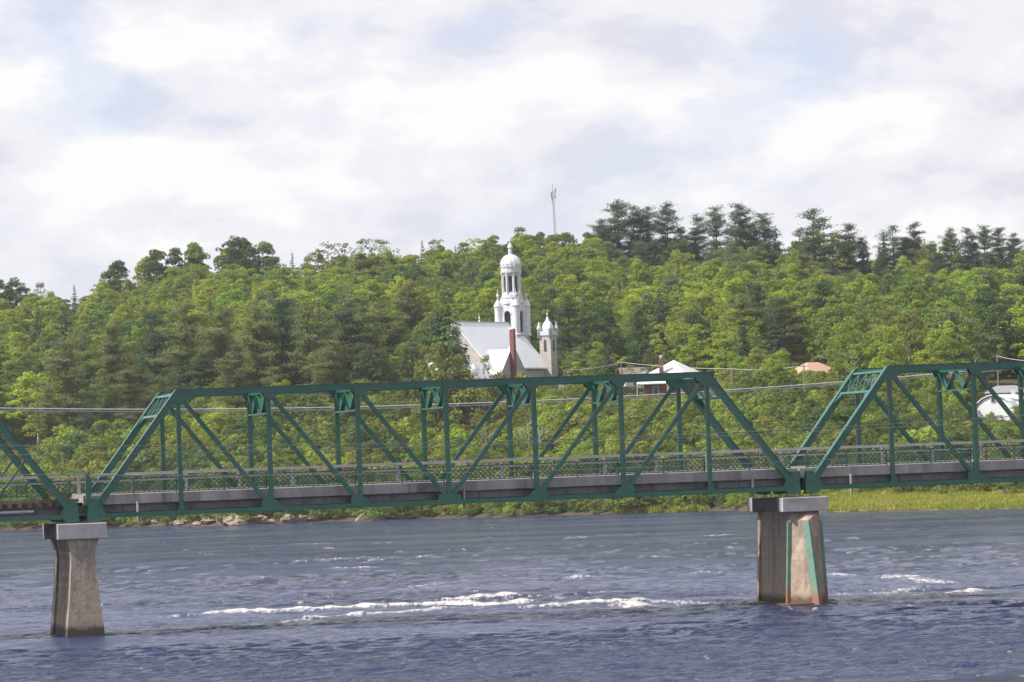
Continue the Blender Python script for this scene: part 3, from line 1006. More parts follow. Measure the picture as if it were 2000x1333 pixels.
sr = 8 * PN + 0.36
r = thing('bridge_pier', 'broad brown pier with green steel cutwater casing below the gap between spans', 'pier', bp(sr, BW / 2, -2), 'concrete piers of the bridge')
pier_caps(r, sr, 5.02, 5.80)
rings = [rect(sr, hs, 0.3, BW - 0.3, z) for hs, z in ((0.98, -2), (0.93, 0.0), (0.78, 5.019))]
loft(MB(), rings).build('web_wall', MT['pier'], r)
def nose(z):
    k = (4.75 - z) / 4.75
    return 0.84 + 0.22 * k, 0.30, -0.85 - 1.55 * k      # half width, back t, ridge t
for side in (0, 1):
    T = (lambda t: t) if side == 0 else (lambda t: BW - t)
    rings = []
    for z in (-2, 0, 2.4, 4.55):
        hs, tb, tr = nose(z)
        q = [bp(sr - hs, T(tb), z), bp(sr - hs * 0.98, T(tb - 0.5), z), bp(sr, T(tr), z), bp(sr + hs * 0.98, T(tb - 0.5), z), bp(sr + hs, T(tb), z)]
        rings.append(q if side == 0 else q[::-1])
    hs, tb, tr = nose(4.55)
    q = [bp(sr - hs, T(tb), 5.015), bp(sr - hs * 0.98, T(tb - 0.45), 5.01), bp(sr, T(tb - 0.5), 5.005), bp(sr + hs * 0.98, T(tb - 0.45), 5.01), bp(sr + hs, T(tb), 5.015)]
    rings.append(q if side == 0 else q[::-1])
    loft(MB(), rings).build('cutwater', MT['pier_b'], r)
    cs = MB()
    a0, a1 = nose(-1.5), nose(4.5)
    for z0, n0, z1, n1 in ((-1.5, a0, 4.5, a1),):
        # ridge angle iron: two wings
        for e in (-1, 1):
            pts = []
            for z, nn in ((z0, n0), (z1, n1)):
                hs, tb, tr = nn
                pts.append((bp(sr, T(tr - 0.04), z), bp(sr + e * 0.26, T(tr + 0.26), z)))
            cs.hexa([pts[0][0], pts[0][1], pts[0][1] + ACROSS * 0.08 * (1 if side == 0 else -1), pts[0][0] + ACROSS * 0.08 * (1 if side == 0 else -1),
                     pts[1][0], pts[1][1], pts[1][1] + ACROSS * 0.08 * (1 if side == 0 else -1), pts[1][0] + ACROSS * 0.08 * (1 if side == 0 else -1)])
    cs.build('ridge_casing', MT['casing'], r)
    for e in ((-1, 1) if side == 0 else ()):
        cc = MB()
        p0, p1 = nose(-1.5), nose(4.5)
        cc.beam(bp(sr + e * (p0[0] + 0.005), T(p0[1] - 0.42), -1.5), bp(sr + e * (p1[0] + 0.005), T(p1[1] - 0.42), 4.5), 0.20, 0.34, ACROSS)
        cc.build('corner_casing', MT['casing'], r)
ft = MB()
loft(ft, [rect(sr - 0.25, 1.45, -2.4, BW + 1.2, -2), rect(sr - 0.25, 1.35, -2.2, BW + 1.0, 0.10)])
ft.build('footing', MT['pier_b'], r)

# ------------------------------------------------------------------ church
CH = at(1004, 700, 880.0)
CHX, CHY = CH.x, CH.y
CA = R(60)
UU = Vector((-math.cos(CA), -math.sin(CA), 0))      # along the nave, away from the front
VV = Vector((math.sin(CA), -math.cos(CA), 0))       # towards the visible side
def cp_(a, b, z):
    return Vector((CHX, CHY, 0)) + UU * a + VV * b + Vector((0, 0, z))
def zrow(y, Y=880.0):
    return CAMZ + (HOR - y) / F * Y
GZ = 13.0
church = thing('church', 'white metal-roofed stone church with a domed bell tower on the hillside', 'church', (CHX, CHY, GZ))
ZR, ZE = zrow(631), zrow(716)
HW = 7.2
NL = 22.0
rp, wp, stn = MT['roof'], MT['white_paint'], MT['stone']

def walls(name, pts, z0, z1, mat, parent):
    return MB().prism([Vector((p.x, p.y, z0)) for p in pts], (0, 0, z1 - z0)).build(name, mat, parent)
walls('wall', [cp_(0, -HW, 0), cp_(NL, -HW, 0), cp_(NL, HW, 0), cp_(0, HW, 0)][::-1], GZ, ZE, stn, church)
# nave roof slabs
for sgn in (1, -1):
    th = 0.25
    e = 0.5
    sl_z = (ZR - ZE) / HW
    a0, a1 = -0.3, NL + 0.3
    q = [cp_(a0, 0, ZR), cp_(a1, 0, ZR), cp_(a1, sgn * (HW + e), ZE - e * sl_z), cp_(a0, sgn * (HW + e), ZE - e * sl_z)]
    mb = MB()
    mb.hexa([p + Vector((0, 0, -th)) for p in q] + q)
    mb.build('roof', rp, church)
for a in (0.0, NL):   # gables
    MB().prism([cp_(a - 0.2, -HW, ZE), cp_(a - 0.2, HW, ZE), cp_(a - 0.2, 0, ZR - 0.3)], UU * 0.4).build('gable', stn, church)
ridge = MB().beam(cp_(-0.3, 0, ZR + 0.04), cp_(NL + 0.3, 0, ZR + 0.04), 0.3, 0.14).build('ridge_cap', wp, church)

def finial(c, h, r, parent, name='finial', mat=None):
    mb = MB()
    mb.lathe(c, [(r * 0.5, 0), (r * 0.9, h * 0.06), (r * 0.35, h * 0.16), (r * 0.3, h * 0.3), (r, h * 0.42), (r * 0.9, h * 0.52), (r * 0.3, h * 0.62), (r * 0.16, h * 0.8), (0.03, h)], 8)
    return mb.build(name, mat or wp, parent, True)

# side wing with its stone gable, and chimney
wa, wb_, whw = 18.0, 10.2, 4.5
zwr, zwe = ZR - 5.55, ZE - 1.6
walls('wing_wall', [cp_(wa - whw, 5, 0), cp_(wa + whw, 5, 0), cp_(wa + whw, wb_, 0), cp_(wa - whw, wb_, 0)], GZ, zwe, stn, church)
wg = MB().prism([cp_(wa - whw, wb_ - 0.45, zwe), cp_(wa + whw, wb_ - 0.45, zwe), cp_(wa, wb_ - 0.45, zwr + 0.75)], VV * 0.45).build('wing_gable', stn, church)
for e in (-1, 1):
    a = cp_(wa + e * (whw + 0.15), wb_ - 0.22, zwe - 0.1)
    b = cp_(wa, wb_ - 0.22, zwr + 0.92)
    MB().beam(a, b, 0.62, 0.16).build('coping', wp, wg)
    q = [cp_(wa, 3.2, zwr), cp_(wa, wb_ - 0.4, zwr), cp_(wa + e * (whw + 0.3), wb_ - 0.4, zwe - 0.2), cp_(wa + e * (whw + 0.3), 3.2, zwe - 0.2)]
    mb = MB()
    mb.hexa([p + Vector((0, 0, -0.2)) for p in q] + q)
    mb.build('wing_roof', rp, church)
chm = MB()
cx = 18.8
cz = zrow(648, 870)
for a, b, m_ in ((GZ, cz, 0.0),):
    chm.hexa([cp_(cx - .42, 10.25, a), cp_(cx + .42, 10.25, a), cp_(cx + .42, 11.09, a), cp_(cx - .42, 11.09, a),
              cp_(cx - .42, 10.25, b), cp_(cx + .42, 10.25, b), cp_(cx + .42, 11.09, b), cp_(cx - .42, 11.09, b)])
ch_ = chm.build('chimney', MT['brick'], church)
MB().lathe(cp_(cx, 10.67, cz), [(0.5, 0), (0.54, 0.1), (0.5, 0.22), (0.25, 0.26)], 8).build('chimney_cap', wp, ch_)
# apse with a ribbed roof and a small lantern
for (a, rr, ze, zt) in ((NL + 2.2, 5.2, ZE - 1.5, ZE + 2.6),):
    c = cp_(a, 0, 0)
    MB().lathe((c.x, c.y, GZ), [(rr, 0), (rr, ze - GZ)], 10, 0.2).build('apse_wall', stn, church)
    MB().lathe((c.x, c.y, ze), [(rr + 0.4, 0), (rr * 0.8, (zt - ze) * 0.4), (rr * 0.42, (zt - ze) * 0.8), (0.8, zt - ze)], 10, 0.2).build('apse_roof', rp, church)
    ln = MB().lathe((c.x, c.y, zt - 0.2), [(0.85, 0), (0.85, 1.0), (1.05, 1.1), (0.95, 1.5), (0.6, 2.1), (0.12, 2.5)], 8).build('apse_lantern', wp, church)
    finial((c.x, c.y, zt + 2.2), 1.5, 0.2, ln)
# side chapel left of the apse
cA = cp_(NL + 3.5, 6.5, 0)
for e in (0,):
    pts = [cp_(NL + 0.5, 4.5, 0), cp_(NL + 6.5, 4.5, 0), cp_(NL + 6.5, 8.6, 0), cp_(NL + 0.5, 8.6, 0)]
    walls('sacristy_wall', pts, GZ, ZE - 3.0, stn, church)
    mb = MB()
    z0_, z1_ = ZE - 3.1, ZE + 0.2
    b4 = [cp_(NL + 0.1, 4.1, z0_), cp_(NL + 6.9, 4.1, z0_), cp_(NL + 6.9, 9.0, z0_), cp_(NL + 0.1, 9.0, z0_)]
    t2 = [cp_(NL + 1.2, 6.5, z1_), cp_(NL + 4.4, 6.5, z1_)]
    mb.add(b4 + t2, [(3, 2, 1, 0), (0, 1, 5, 4), (1, 2, 5), (2, 3, 4, 5), (3, 0, 4)])
    mb.build('sacristy_roof', rp, church)
# windows along the visible nave wall
for k in range(3):
    a = 2.4 + k * 3.6
    pts = [(-0.55, 0), (0.55, 0), (0.55, 2.6), (0.4, 3.1), (0, 3.4), (-0.4, 3.1), (-0.55, 2.6)]
    w_ = MB().prism([cp_(a + p, HW - 0.05, GZ + 8.6 + q) for p, q in pts], VV * 0.13).build('window', MT['opening'], church)
    MB().prism([cp_(a + p * 1.25, HW - 0.05, GZ + 8.45) for p in (-0.6, 0.6)] + [cp_(a + p * 1.25, HW - 0.05, GZ + 8.6) for p in (0.6, -0.6)], VV * 0.22).build('window_sill', wp, w_)

# front corner turrets of the facade
def facade_turret(b):
    h = 1.2
    c = cp_(-0.2, b, 0)
    zt = zrow(661)
    def sq(hh, z):
        return [c + UU * i * hh + VV * j * hh + Vector((0, 0, z)) for i, j in ((-1, -1), (-1, 1), (1, 1), (1, -1))]
    tw = loft(MB(), [sq(h, GZ), sq(h, zt)]).build('corner_turret', stn, church)
    loft(MB(), [sq(h + 0.02, zt - 0.02), sq(h + 0.22, zt + 0.2), sq(h + 0.22, zt + 0.95), sq(h + 0.1, zt + 1.0)]).build('parapet', wp, tw)
    for i, j in ((-1, -1), (-1, 1), (1, 1), (1, -1)):
        p = c + UU * i * h + VV * j * h
        MB().lathe((p.x, p.y, zt - 0.3), [(0.36, 0), (0.36, 1.6), (0.46, 1.7), (0.42, 1.95), (0.18, 2.5), (0.16, 2.7), (0.05, 3.1)], 8).build('pinnacle', wp, tw, True)
    dm = MB().lathe((c.x, c.y, zt + 0.9), [(1.12, 0), (1.15, 0.5), (1.05, 1.0), (0.78, 1.6), (0.42, 2.05), (0.22, 2.5), (0.16, 2.8)], 10).build('turret_dome', rp, tw, True)
    finial((c.x, c.y, zt + 3.5), 1.5, 0.2, dm)
    for nrm, tan in ((UU, VV), (VV, UU)):
        p = c + nrm * (h - 0.06) + Vector((0, 0, zt - 2.9))
        MB().prism([p - tan * 0.28, p + tan * 0.28, p + tan * 0.28 + Vector((0, 0, 2.0)), p + Vector((0, 0, 2.35)), p - tan * 0.28 + Vector((0, 0, 2.0))], nrm * 0.1).build('slit_window', MT['opening'], tw)
facade_turret(HW + 0.3)
facade_turret(-HW - 0.3)

# bell tower
tower = church
tcn = cp_(0.0, 0, 0)
def sqc(hh, z):
    return [tcn + UU * i * hh + VV * j * hh + Vector((0, 0, z)) for i, j in ((-1, -1), (-1, 1), (1, 1), (1, -1))]
zb, zm = zrow(655), zrow(596)
base = loft(MB(), [sqc(2.35, GZ), sqc(2.35, zb)]).build('tower_base', stn, church)
h = 1.98
# arched belfry stage: four walls with open arches built from jambs and a voussoir block
bel = loft(MB(), [sqc(2.3, zb - 0.1), sqc(2.3, zb + 0.25), sqc(2.05, zb + 0.4)]).build('belfry', wp, church)
ah, aw = zm - zb, 0.72
for nrm, tan in ((UU, VV), (VV, UU), (-UU, -VV), (-VV, -UU)):
    o_ = tcn + nrm * (h - 0.35)
    def w3(p, q):
        return o_ + tan * p + Vector((0, 0, zb + 0.3 + q))
    sp = ah * 0.62
    wall_top = ah + 0.5
    wl_ = MB()
    wl_.prism([w3(-h, 0), w3(-aw, 0), w3(-aw, sp), w3(-h, sp)], nrm * 0.35)
    wl_.prism([w3(aw, 0), w3(h, 0), w3(h, sp), w3(aw, sp)], nrm * 0.35)
    N = 8
    for k in range(N):
        g0, g1 = math.pi * k / N, math.pi * (k + 1) / N
        x0, y0 = -aw * math.cos(g0), sp + aw * math.sin(g0)
        x1, y1 = -aw * math.cos(g1), sp + aw * math.sin(g1)
        wl_.prism([w3(x0, y0), w3(x1, y1), w3(x1, wall_top), w3(x0, wall_top)], nrm * 0.35)
    wl_.prism([w3(-h, sp), w3(-aw, sp), w3(-aw, wall_top), w3(-h, wall_top)], nrm * 0.35)
    wl_.prism([w3(aw, sp), w3(h, sp), w3(h, wall_top), w3(aw, wall_top)], nrm * 0.35)
    wl_.prism([w3(-1.3, wall_top), w3(1.3, wall_top), w3(0.7, wall_top + 0.8), w3(0, wall_top + 1.15), w3(-0.7, wall_top + 0.8)], nrm * 0.3)
    wlo = wl_.build('belfry_wall', wp, bel)
    ar = MB()
    for k in range(N):
        g0, g1 = math.pi * k / N, math.pi * (k + 1) / N
        f_ = lambda g, rr: (-rr * math.cos(g), sp + rr * math.sin(g))
        ar.prism([w3(*f_(g0, aw + 0.02)), w3(*f_(g1, aw + 0.02)), w3(*f_(g1, aw + 0.26)), w3(*f_(g0, aw + 0.26))], nrm * 0.45)
    ar.build('arch_moulding', wp, bel)
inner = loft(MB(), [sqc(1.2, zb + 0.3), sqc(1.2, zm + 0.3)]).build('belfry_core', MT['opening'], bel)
MB().lathe((tcn.x - 0, tcn.y, zb + 1.2), [(0.75, 0), (0.6, 0.3), (0.5, 0.9), (0.2, 1.2)], 10).build('bell', MT['mast'], bel)
for i, j in ((-1, -1), (-1, 1), (1, 1), (1, -1)):
    p = tcn + UU * i * h + VV * j * h
    ct = MB().lathe((p.x, p.y, zb - 0.2), [(0.84, 0), (0.84, 0.3), (0.70, 0.45), (0.70, ah - 0.3), (0.86, ah - 0.1), (0.86, ah + 0.05), (0.5, ah + 0.75), (0.3, ah + 1.05)], 12).build('corner_shaft', wp, bel)
    finial((p.x, p.y, zb + ah + 0.75), 2.3, 0.30, ct)
# octagonal upper stage
z2, z3 = zrow(578), zrow(534)
up_ = MB().lathe((tcn.x, tcn.y, zm + 0.2), [(2.35, 0), (2.2, 0.6), (1.95, 1.2), (1.95, z2 - zm), (1.78, z2 - zm + 0.1), (1.74, z2 - zm + 0.5)], 8, CA).build('upper_stage', wp, church)
MB().lathe((tcn.x, tcn.y, z2 - 0.55), [(2.05, 0), (2.12, 0.08), (2.12, 0.22), (1.7, 0.25)], 16, CA).build('balcony_ledge', wp, up_)
for k in range(8):
    g = 2 * math.pi * (k + 0.5) / 8 + CA
    nrm = Vector((math.cos(g), math.sin(g), 0))
    tan = Vector((-math.sin(g), math.cos(g), 0))
    gp = 2 * math.pi * k / 8 + CA
    pp_ = tcn + Vector((math.cos(gp), math.sin(gp), 0)) * 1.72
    MB().lathe((pp_.x, pp_.y, z2), [(0.27, 0), (0.27, 0.25), (0.21, 0.35), (0.21, z3 - z2 - 0.5), (0.29, z3 - z2 - 0.3), (0.29, z3 - z2 + 0.02)], 8).build('lantern_column', wp, up_)
    o_ = tcn + nrm * 1.42
    L = z3 - z2
    def w4(p, q):
        return o_ + tan * p + Vector((0, 0, z2 + q))
    lw = MB()
    lw.prism([w4(-0.68, 0), w4(-0.36, 0), w4(-0.36, L), w4(-0.68, L)], nrm * 0.16)
    lw.prism([w4(0.36, 0), w4(0.68, 0), w4(0.68, L), w4(0.36, L)], nrm * 0.16)
    lw.prism([w4(-0.36, L * 0.80), w4(-0.22, L * 0.87), w4(0, L * 0.9), w4(0.22, L * 0.87), w4(0.36, L * 0.80), w4(0.36, L), w4(-0.36, L)], nrm * 0.16)
    lw.prism([w4(-0.36, 0), w4(0.36, 0), w4(0.36, 0.5), w4(-0.36, 0.5)], nrm * 0.16)
    lw.build('lantern_wall', wp, up_)
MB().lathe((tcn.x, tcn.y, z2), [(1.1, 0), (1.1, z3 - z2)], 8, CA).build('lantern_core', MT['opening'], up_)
zc = zrow(522)
MB().lathe((tcn.x, tcn.y, z3 - 0.02), [(1.88, 0), (2.06, 0.12), (2.06, 0.3), (1.95, 0.32), (1.95, zc - z3 - 0.1), (2.1, zc - z3), (2.1, zc - z3 + 0.16), (1.9, zc - z3 + 0.2)], 16).build('cornice_drum', wp, church)
MB().lathe((tcn.x, tcn.y, z3 + 0.30), [(1.975, 0), (1.975, 0.07)], 16).build('tan_band', MT['trim_tan'], up_)
zd = zrow(497.5)
hd = zd - zc - 0.15
dome = MB().lathe((tcn.x, tcn.y, zc + 0.15), [(1.93, 0), (1.97, hd * 0.2), (1.9, hd * 0.4), (1.66, hd * 0.62), (1.25, hd * 0.82), (0.75, hd * 0.95), (0.45, hd)], 16).build('dome', rp, church, True)
for k in range(16):
    g = 2 * math.pi * k / 16
    mb = MB()
    path = [(tcn.x + rr * math.cos(g), tcn.y + rr * math.sin(g), zc + 0.15 + q) for rr, q in ((1.96, 0), (2.0, hd * 0.2), (1.93, hd * 0.4), (1.69, hd * 0.62), (1.28, hd * 0.82), (0.78, hd * 0.95))]
    mb.tube(path, 0.05, 4).build('dome_rib', wp, dome)
zf = zrow(484)
MB().lathe((tcn.x, tcn.y, zd - 0.1), [(0.55, 0), (0.40, 0.15), (0.38, zf - zd), (0.55, zf - zd + 0.1), (0.50, zf - zd + 0.35), (0.2, zf - zd + 0.9), (0.1, zf - zd + 1.2)], 10).build('lantern_spire', wp, church)
zs = zrow(463)
cr = MB()
cr.beam((tcn.x, tcn.y, zf + 0.8), (tcn.x, tcn.y, zs), 0.10, 0.10, (1, 0, 0))
cr.beam(tcn + VV * 0.36 + Vector((0, 0, zs - 0.7)), tcn - VV * 0.36 + Vector((0, 0, zs - 0.7)), 0.09, 0.09)
cr.build('cross', wp, church)

# ------------------------------------------------------------------ houses
def gable_house(name, label, base, w, d, hwall, hroof, yaw, wallm, roofm, z0, ov=0.35, hip=False, ridge_in=0.0):
    r_ = thing(name, label, 'house', (base.x, base.y, z0))
    cu, su = math.cos(yaw), math.sin(yaw)
    def q(a, b, z):
        return Vector((base.x + a * cu - b * su, base.y + a * su + b * cu, z0 + z))
    MB().hexa([q(-w/2, -d/2, -2), q(w/2, -d/2, -2), q(w/2, d/2, -2), q(-w/2, d/2, -2),
               q(-w/2, -d/2, hwall), q(w/2, -d/2, hwall), q(w/2, d/2, hwall), q(-w/2, d/2, hwall)]).build('wall', wallm, r_)
    W, D = w/2 + ov, d/2 + ov
    if hip:
        ri = max(0.0, w/2 - ridge_in)
        mb = MB()
        mb.add([q(-W, -D, hwall), q(W, -D, hwall), q(W, D, hwall), q(-W, D, hwall), q(-ri, 0, hwall + hroof), q(ri + 0.02, 0, hwall + hroof)],
               [(3, 2, 1, 0), (0, 1, 5, 4), (1, 2, 5), (2, 3, 4, 5), (3, 0, 4)])
        mb.build('roof', roofm, r_)
    else:
        MB().prism([q(-w/2, -d/2, hwall), q(-w/2, d/2, hwall), q(-w/2, 0, hwall + hroof - 0.1)], q(w, 0, 0) - q(0, 0, 0)).build('gable', wallm, r_)
        for e in (-1, 1):
            k = hroof / (d/2)
            a = [q(-W, 0, hwall + hroof + 0.1), q(W, 0, hwall + hroof + 0.1), q(W, e * D, hwall - ov * k + 0.1), q(-W, e * D, hwall - ov * k + 0.1)]
            MB().hexa([p + Vector((0, 0, -0.16)) for p in a] + a).build('roof', roofm, r_)
    return r_, q

def add_window(r_, q, a, b, z, w, hh, axis, face):
    # axis 'a': window on wall b=const facing -b ; axis 'b': on wall a=const
    if axis == 'a':
        pts = lambda dw, dh, off: [q(a - w/2 - dw, b - off, z - dh), q(a + w/2 + dw, b - off, z - dh), q(a + w/2 + dw, b - off, z + hh + dh), q(a - w/2 - dw, b - off, z + hh + dh)]
        vec = q(0, -1, 0) - q(0, 0, 0)
    else:
        pts = lambda dw, dh, off: [q(a + face * off, b - w/2 - dw, z - dh), q(a + face * off, b + w/2 + dw, z - dh), q(a + face * off, b + w/2 + dw, z + hh + dh), q(a + face * off, b - w/2 - dw, z + hh + dh)]
        vec = (q(1, 0, 0) - q(0, 0, 0)) * face
    wd = MB().prism(pts(0.12, 0.12, -0.02), vec * 0.08).build('window', MT['white_paint'], r_)
    MB().prism(pts(0, 0, 0.04), vec * 0.05).build('pane', MT['glass'], wd)

def ghit(x, y):
    for Y in np.arange(float(yshore(at(x, y, 750).x)) + 25, 1300, 1.0):
        p = at(x, y, Y)
        if p.z <= float(ground(p.x, Y)):
            return Y
    return 1300.0
# red brick house with white pyramid roof
YB = ghit(1318, 778)
print('YB', YB)
b0 = at(1318, 760, YB)
zg_ = float(ground(b0.x, b0.y))
top = at(1317, 704, YB).z
eav = at(1317, 735, YB).z
r_, q = gable_house('brick_house', 'red brick house with bright white pyramid roof and tall chimney', b0, 8.4, 8.0, eav - zg_, top - eav, R(-28), MT['brick'], MT['shingle_white'], zg_, 0.5, True, 4.15)
add_window(r_, q, -2.2, -4.0, (eav - zg_) - 2.4, 1.0, 1.5, 'a', 1)
add_window(r_, q, 1.2, -4.0, (eav - zg_) - 2.4, 1.0, 1.5, 'a', 1)
add_window(r_, q, -4.2, 0.5, (eav - zg_) - 2.4, 1.0, 1.5, 'b', -1)
cpt = at(1291, 700, YB - 3)
ck = MB().hexa([(cpt.x - .42, cpt.y - .42, zg_ + 2), (cpt.x + .42, cpt.y - .42, zg_ + 2), (cpt.x + .42, cpt.y + .42, zg_ + 2), (cpt.x - .42, cpt.y + .42, zg_ + 2),
              (cpt.x - .42, cpt.y - .42, cpt.z), (cpt.x + .42, cpt.y - .42, cpt.z), (cpt.x + .42, cpt.y + .42, cpt.z), (cpt.x - .42, cpt.y + .42, cpt.z)]).build('chimney', MT['brick'], r_)
MB().lathe((cpt.x, cpt.y, cpt.z), [(0.3, 0), (0.3, 0.3), (0.42, 0.35), (0.1, 0.5)], 8).build('chimney_cap', MT['white_paint'], ck)
# front wing with white shed roof
p0, p1 = at(1243, 752, YB - 9), at(1304, 750, YB - 9)
zt_ = at(1243, 741, YB - 9).z
wd_ = (p1 - p0)
d_ = Vector((0, 1, 0))
ws = MB()
ws.hexa([p0 + d_ * -0.4, p1 + d_ * -0.4, p1 + d_ * 4.2 + Vector((0, 0, 1.15)), p0 + d_ * 4.2 + Vector((0.8, 0, 1.15)),
         p0 + d_ * -0.4 + Vector((0, 0, .18)), p1 + d_ * -0.4 + Vector((0, 0, .18)), p1 + d_ * 4.2 + Vector((0, 0, 1.33)), p0 + d_ * 4.2 + Vector((0.8, 0, 1.33))])
ws.build('porch_roof', MT['shingle_white'], r_)
pa, pb = p0.lerp(p1, 0.25), p0.lerp(p1, 0.97)
wz = float(ground(pa.x, pa.y)) - 0.5
MB().hexa([(pa.x, pa.y + 1.0, wz), (pb.x, pb.y + 1.0, wz), (pb.x, pb.y + 4.4, wz), (pa.x, pa.y + 4.4, wz),
           (pa.x, pa.y + 1.0, pa.z + .2), (pb.x, pb.y + 1.0, pb.z + .2), (pb.x, pb.y + 4.4, pb.z + .8), (pa.x, pa.y + 4.4, pa.z + .8)]).build('porch_wall', MT['brick'], r_)
for k in (0.02, 0.98):
    pk = p0.lerp(p1, k)
    MB().beam((pk.x, pk.y - .1, wz), (pk.x, pk.y - .1, pk.z), 0.16, 0.16, (1, 0, 0)).build('porch_post', MT['white_paint'], r_)
pk = p0.lerp(p1, 0.62)
wn_ = MB().box((pk.x - 0.55, pk.y + 0.93, pk.z - 2.0), (pk.x + 0.55, pk.y + 0.99, pk.z - 0.35)).build('window', MT['white_paint'], r_)
MB().box((pk.x - 0.42, pk.y + 0.88, pk.z - 1.88), (pk.x + 0.42, pk.y + 0.925, pk.z - 0.48)).build('pane', MT['glass'], wn_)
# grey annexe and brown-roofed house to the left of it
YH = ghit(1277, 757)
b1 = at(1277, 745, YH)
z1g = float(ground(b1.x, b1.y))
e1z = at(1277, 733, YH).z
gable_house('grey_roof_house', 'small house with grey hip roof just left of the brick chimney', b1, 5.2, 5.0, e1z - z1g, at(1277, 723, YH).z - e1z, R(-20), MT['siding'], MT['shingle_grey'], z1g, 0.3, True, 1.6)
YH = ghit(1238, 752)
b1 = at(1238, 745, YH)
z1g = float(ground(b1.x, b1.y))
e1z = at(1238, 736, YH).z
gable_house('brown_roof_house', 'house with sloping brown shingle roof left of the brick house', b1, 5.6, 6.4, e1z - z1g, at(1238, 719, YH).z - e1z, R(18), MT['siding'], MT['shingle_brown'], z1g)
# salmon roof
YH = ghit(1588, 742)
b1 = at(1588, 735, YH)
z1g = float(ground(b1.x, b1.y))
e1z = at(1588, 731, YH).z
gable_house('salmon_roof_house', 'house showing only a salmon pink roof above the brush', b1, 7.0, 7.5, e1z - z1g, at(1588, 708, YH).z - e1z, R(35), MT['siding'], MT['shingle_salmon'], z1g, 0.4, True, 2.2)
# low white annexe by the church
YH = ghit(1032, 757)
b1 = at(1032, 752, YH)
z1g = float(ground(b1.x, b1.y))
e1z = at(1032, 748, YH).z
gable_house('low_white_shed', 'low white roofed shed in front of the church wall', b1, 5.4, 4.4, e1z - z1g, at(1032, 738, YH).z - e1z, R(-12), MT['siding'], MT['shingle_white'], z1g)
YH = ghit(1082, 768)
b1 = at(1082, 762, YH)
z1g = float(ground(b1.x, b1.y))
e1z = at(1082, 758, YH).z
gable_house('tiny_white_shed', 'tiny white shed below the church turret behind the top chord', b1, 3.4, 3.0, max(1.6, e1z - z1g), 1.0, R(-8), MT['siding'], MT['shingle_white'], min(z1g, e1z - 1.6))

# white gambrel house at the right
YG = ghit(1952, 818)
print('YG', YG)
gb = at(1962, 812, YG)
gz = float(ground(gb.x, gb.y))
r_ = thing('gambrel_house', 'white barn-shaped house with curved roof and dormer at the right edge', 'house', (gb.x, gb.y, gz))
yaw = R(58)
cu, su = math.cos(yaw), math.sin(yaw)
zk = at(1950, 773, YG).z - gz
def q(a, b, z):
    return Vector((gb.x + a * cu - b * su, gb.y + a * su + b * cu, gz + z))
hb = max(0.8, at(1915, 809, YG).z - gz)
prof = [(-3.5, hb), (-3.3, hb + (zk - hb) * 0.30), (-2.7, hb + (zk - hb) * 0.58), (-1.8, hb + (zk - hb) * 0.82), (-0.8, hb + (zk - hb) * 0.96), (0, zk)]
prof = prof + [(-p, z) for p, z in prof[:-1]][::-1]
Lh = 7.6
MB().prism([q(-Lh / 2, -3.2, -2)] + [q(-Lh / 2, 3.2, -2)] + [q(-Lh / 2, p * 0.97, z - 0.12) for p, z in prof[::-1]], q(Lh, 0, 0) - q(0, 0, 0)).build('wall', MT['siding'], r_)
for k in range(len(prof) - 1):
    (a0, z0_), (a1, z1_) = prof[k], prof[k + 1]
    n2 = Vector((-(z1_ - z0_), a1 - a0)).normalized() * 0.14
    qq = [q(-Lh / 2 - .3, a0, z0_), q(Lh / 2 + .3, a0, z0_), q(Lh / 2 + .3, a1, z1_), q(-Lh / 2 - .3, a1, z1_)]
    up_v = q(0, n2.x, n2.y) - q(0, 0, 0)
    MB().hexa(qq + [p + up_v for p in qq]).build('roof_panel', MT['shingle_white'], r_)
wd = MB().prism([q(-Lh / 2 - .04, -0.45, hb + 1.5), q(-Lh / 2 - .04, 0.45, hb + 1.5), q(-Lh / 2 - .04, 0.45, hb + 2.6), q(-Lh / 2 - .04, -0.45, hb + 2.6)], (q(-1, 0, 0) - q(0, 0, 0)) * 0.07).build('gable_window', MT['white_paint'], r_)
MB().prism([q(-Lh / 2 - .08, -0.32, hb + 1.6), q(-Lh / 2 - .08, 0.32, hb + 1.6), q(-Lh / 2 - .08, 0.32, hb + 2.5), q(-Lh / 2 - .08, -0.32, hb + 2.5)], (q(-1, 0, 0) - q(0, 0, 0)) * 0.06).build('pane', MT['glass'], wd)
dm = MB().prism([q(-1.8, -3.4, hb + 0.3), q(-1.8, -1.2, hb + 0.3), q(-1.8, -1.2, zk - 0.35), q(-1.8, -3.4, hb + 1.9)], q(4.4, 0, 0) - q(0, 0, 0)).build('dormer', MT['siding'], r_)
MB().prism([q(-0.6, -3.46, hb + 0.9), q(0.6, -3.46, hb + 0.9), q(0.6, -3.46, hb + 1.8), q(-0.6, -3.46, hb + 1.8)], (q(0, -1, 0) - q(0, 0, 0)) * 0.05).build('dormer_window', MT['glass'], dm)
MB().hexa([q(-2.1, -3.9, hb + 1.8), q(2.9, -3.9, hb + 1.8), q(2.9, -0.9, zk - 0.2), q(-2.1, -0.9, zk - 0.2), q(-2.1, -3.9, hb + 1.95), q(2.9, -3.9, hb + 1.95), q(2.9, -0.9, zk - 0.05), q(-2.1, -0.9, zk - 0.05)]).build('dormer_roof', MT['shingle_white'], dm)
MB().beam(q(3.4, 0, zk - 0.4), q(3.4, 0, zk + 0.9), 0.6, 0.6, (1, 0, 0)).build('chimney', MT['white_paint'], r_)
YH = ghit(1965, 792)
b1 = at(1965, 775, YH)
z1g = float(ground(b1.x, b1.y))
e1z = at(1965, 768, YH).z
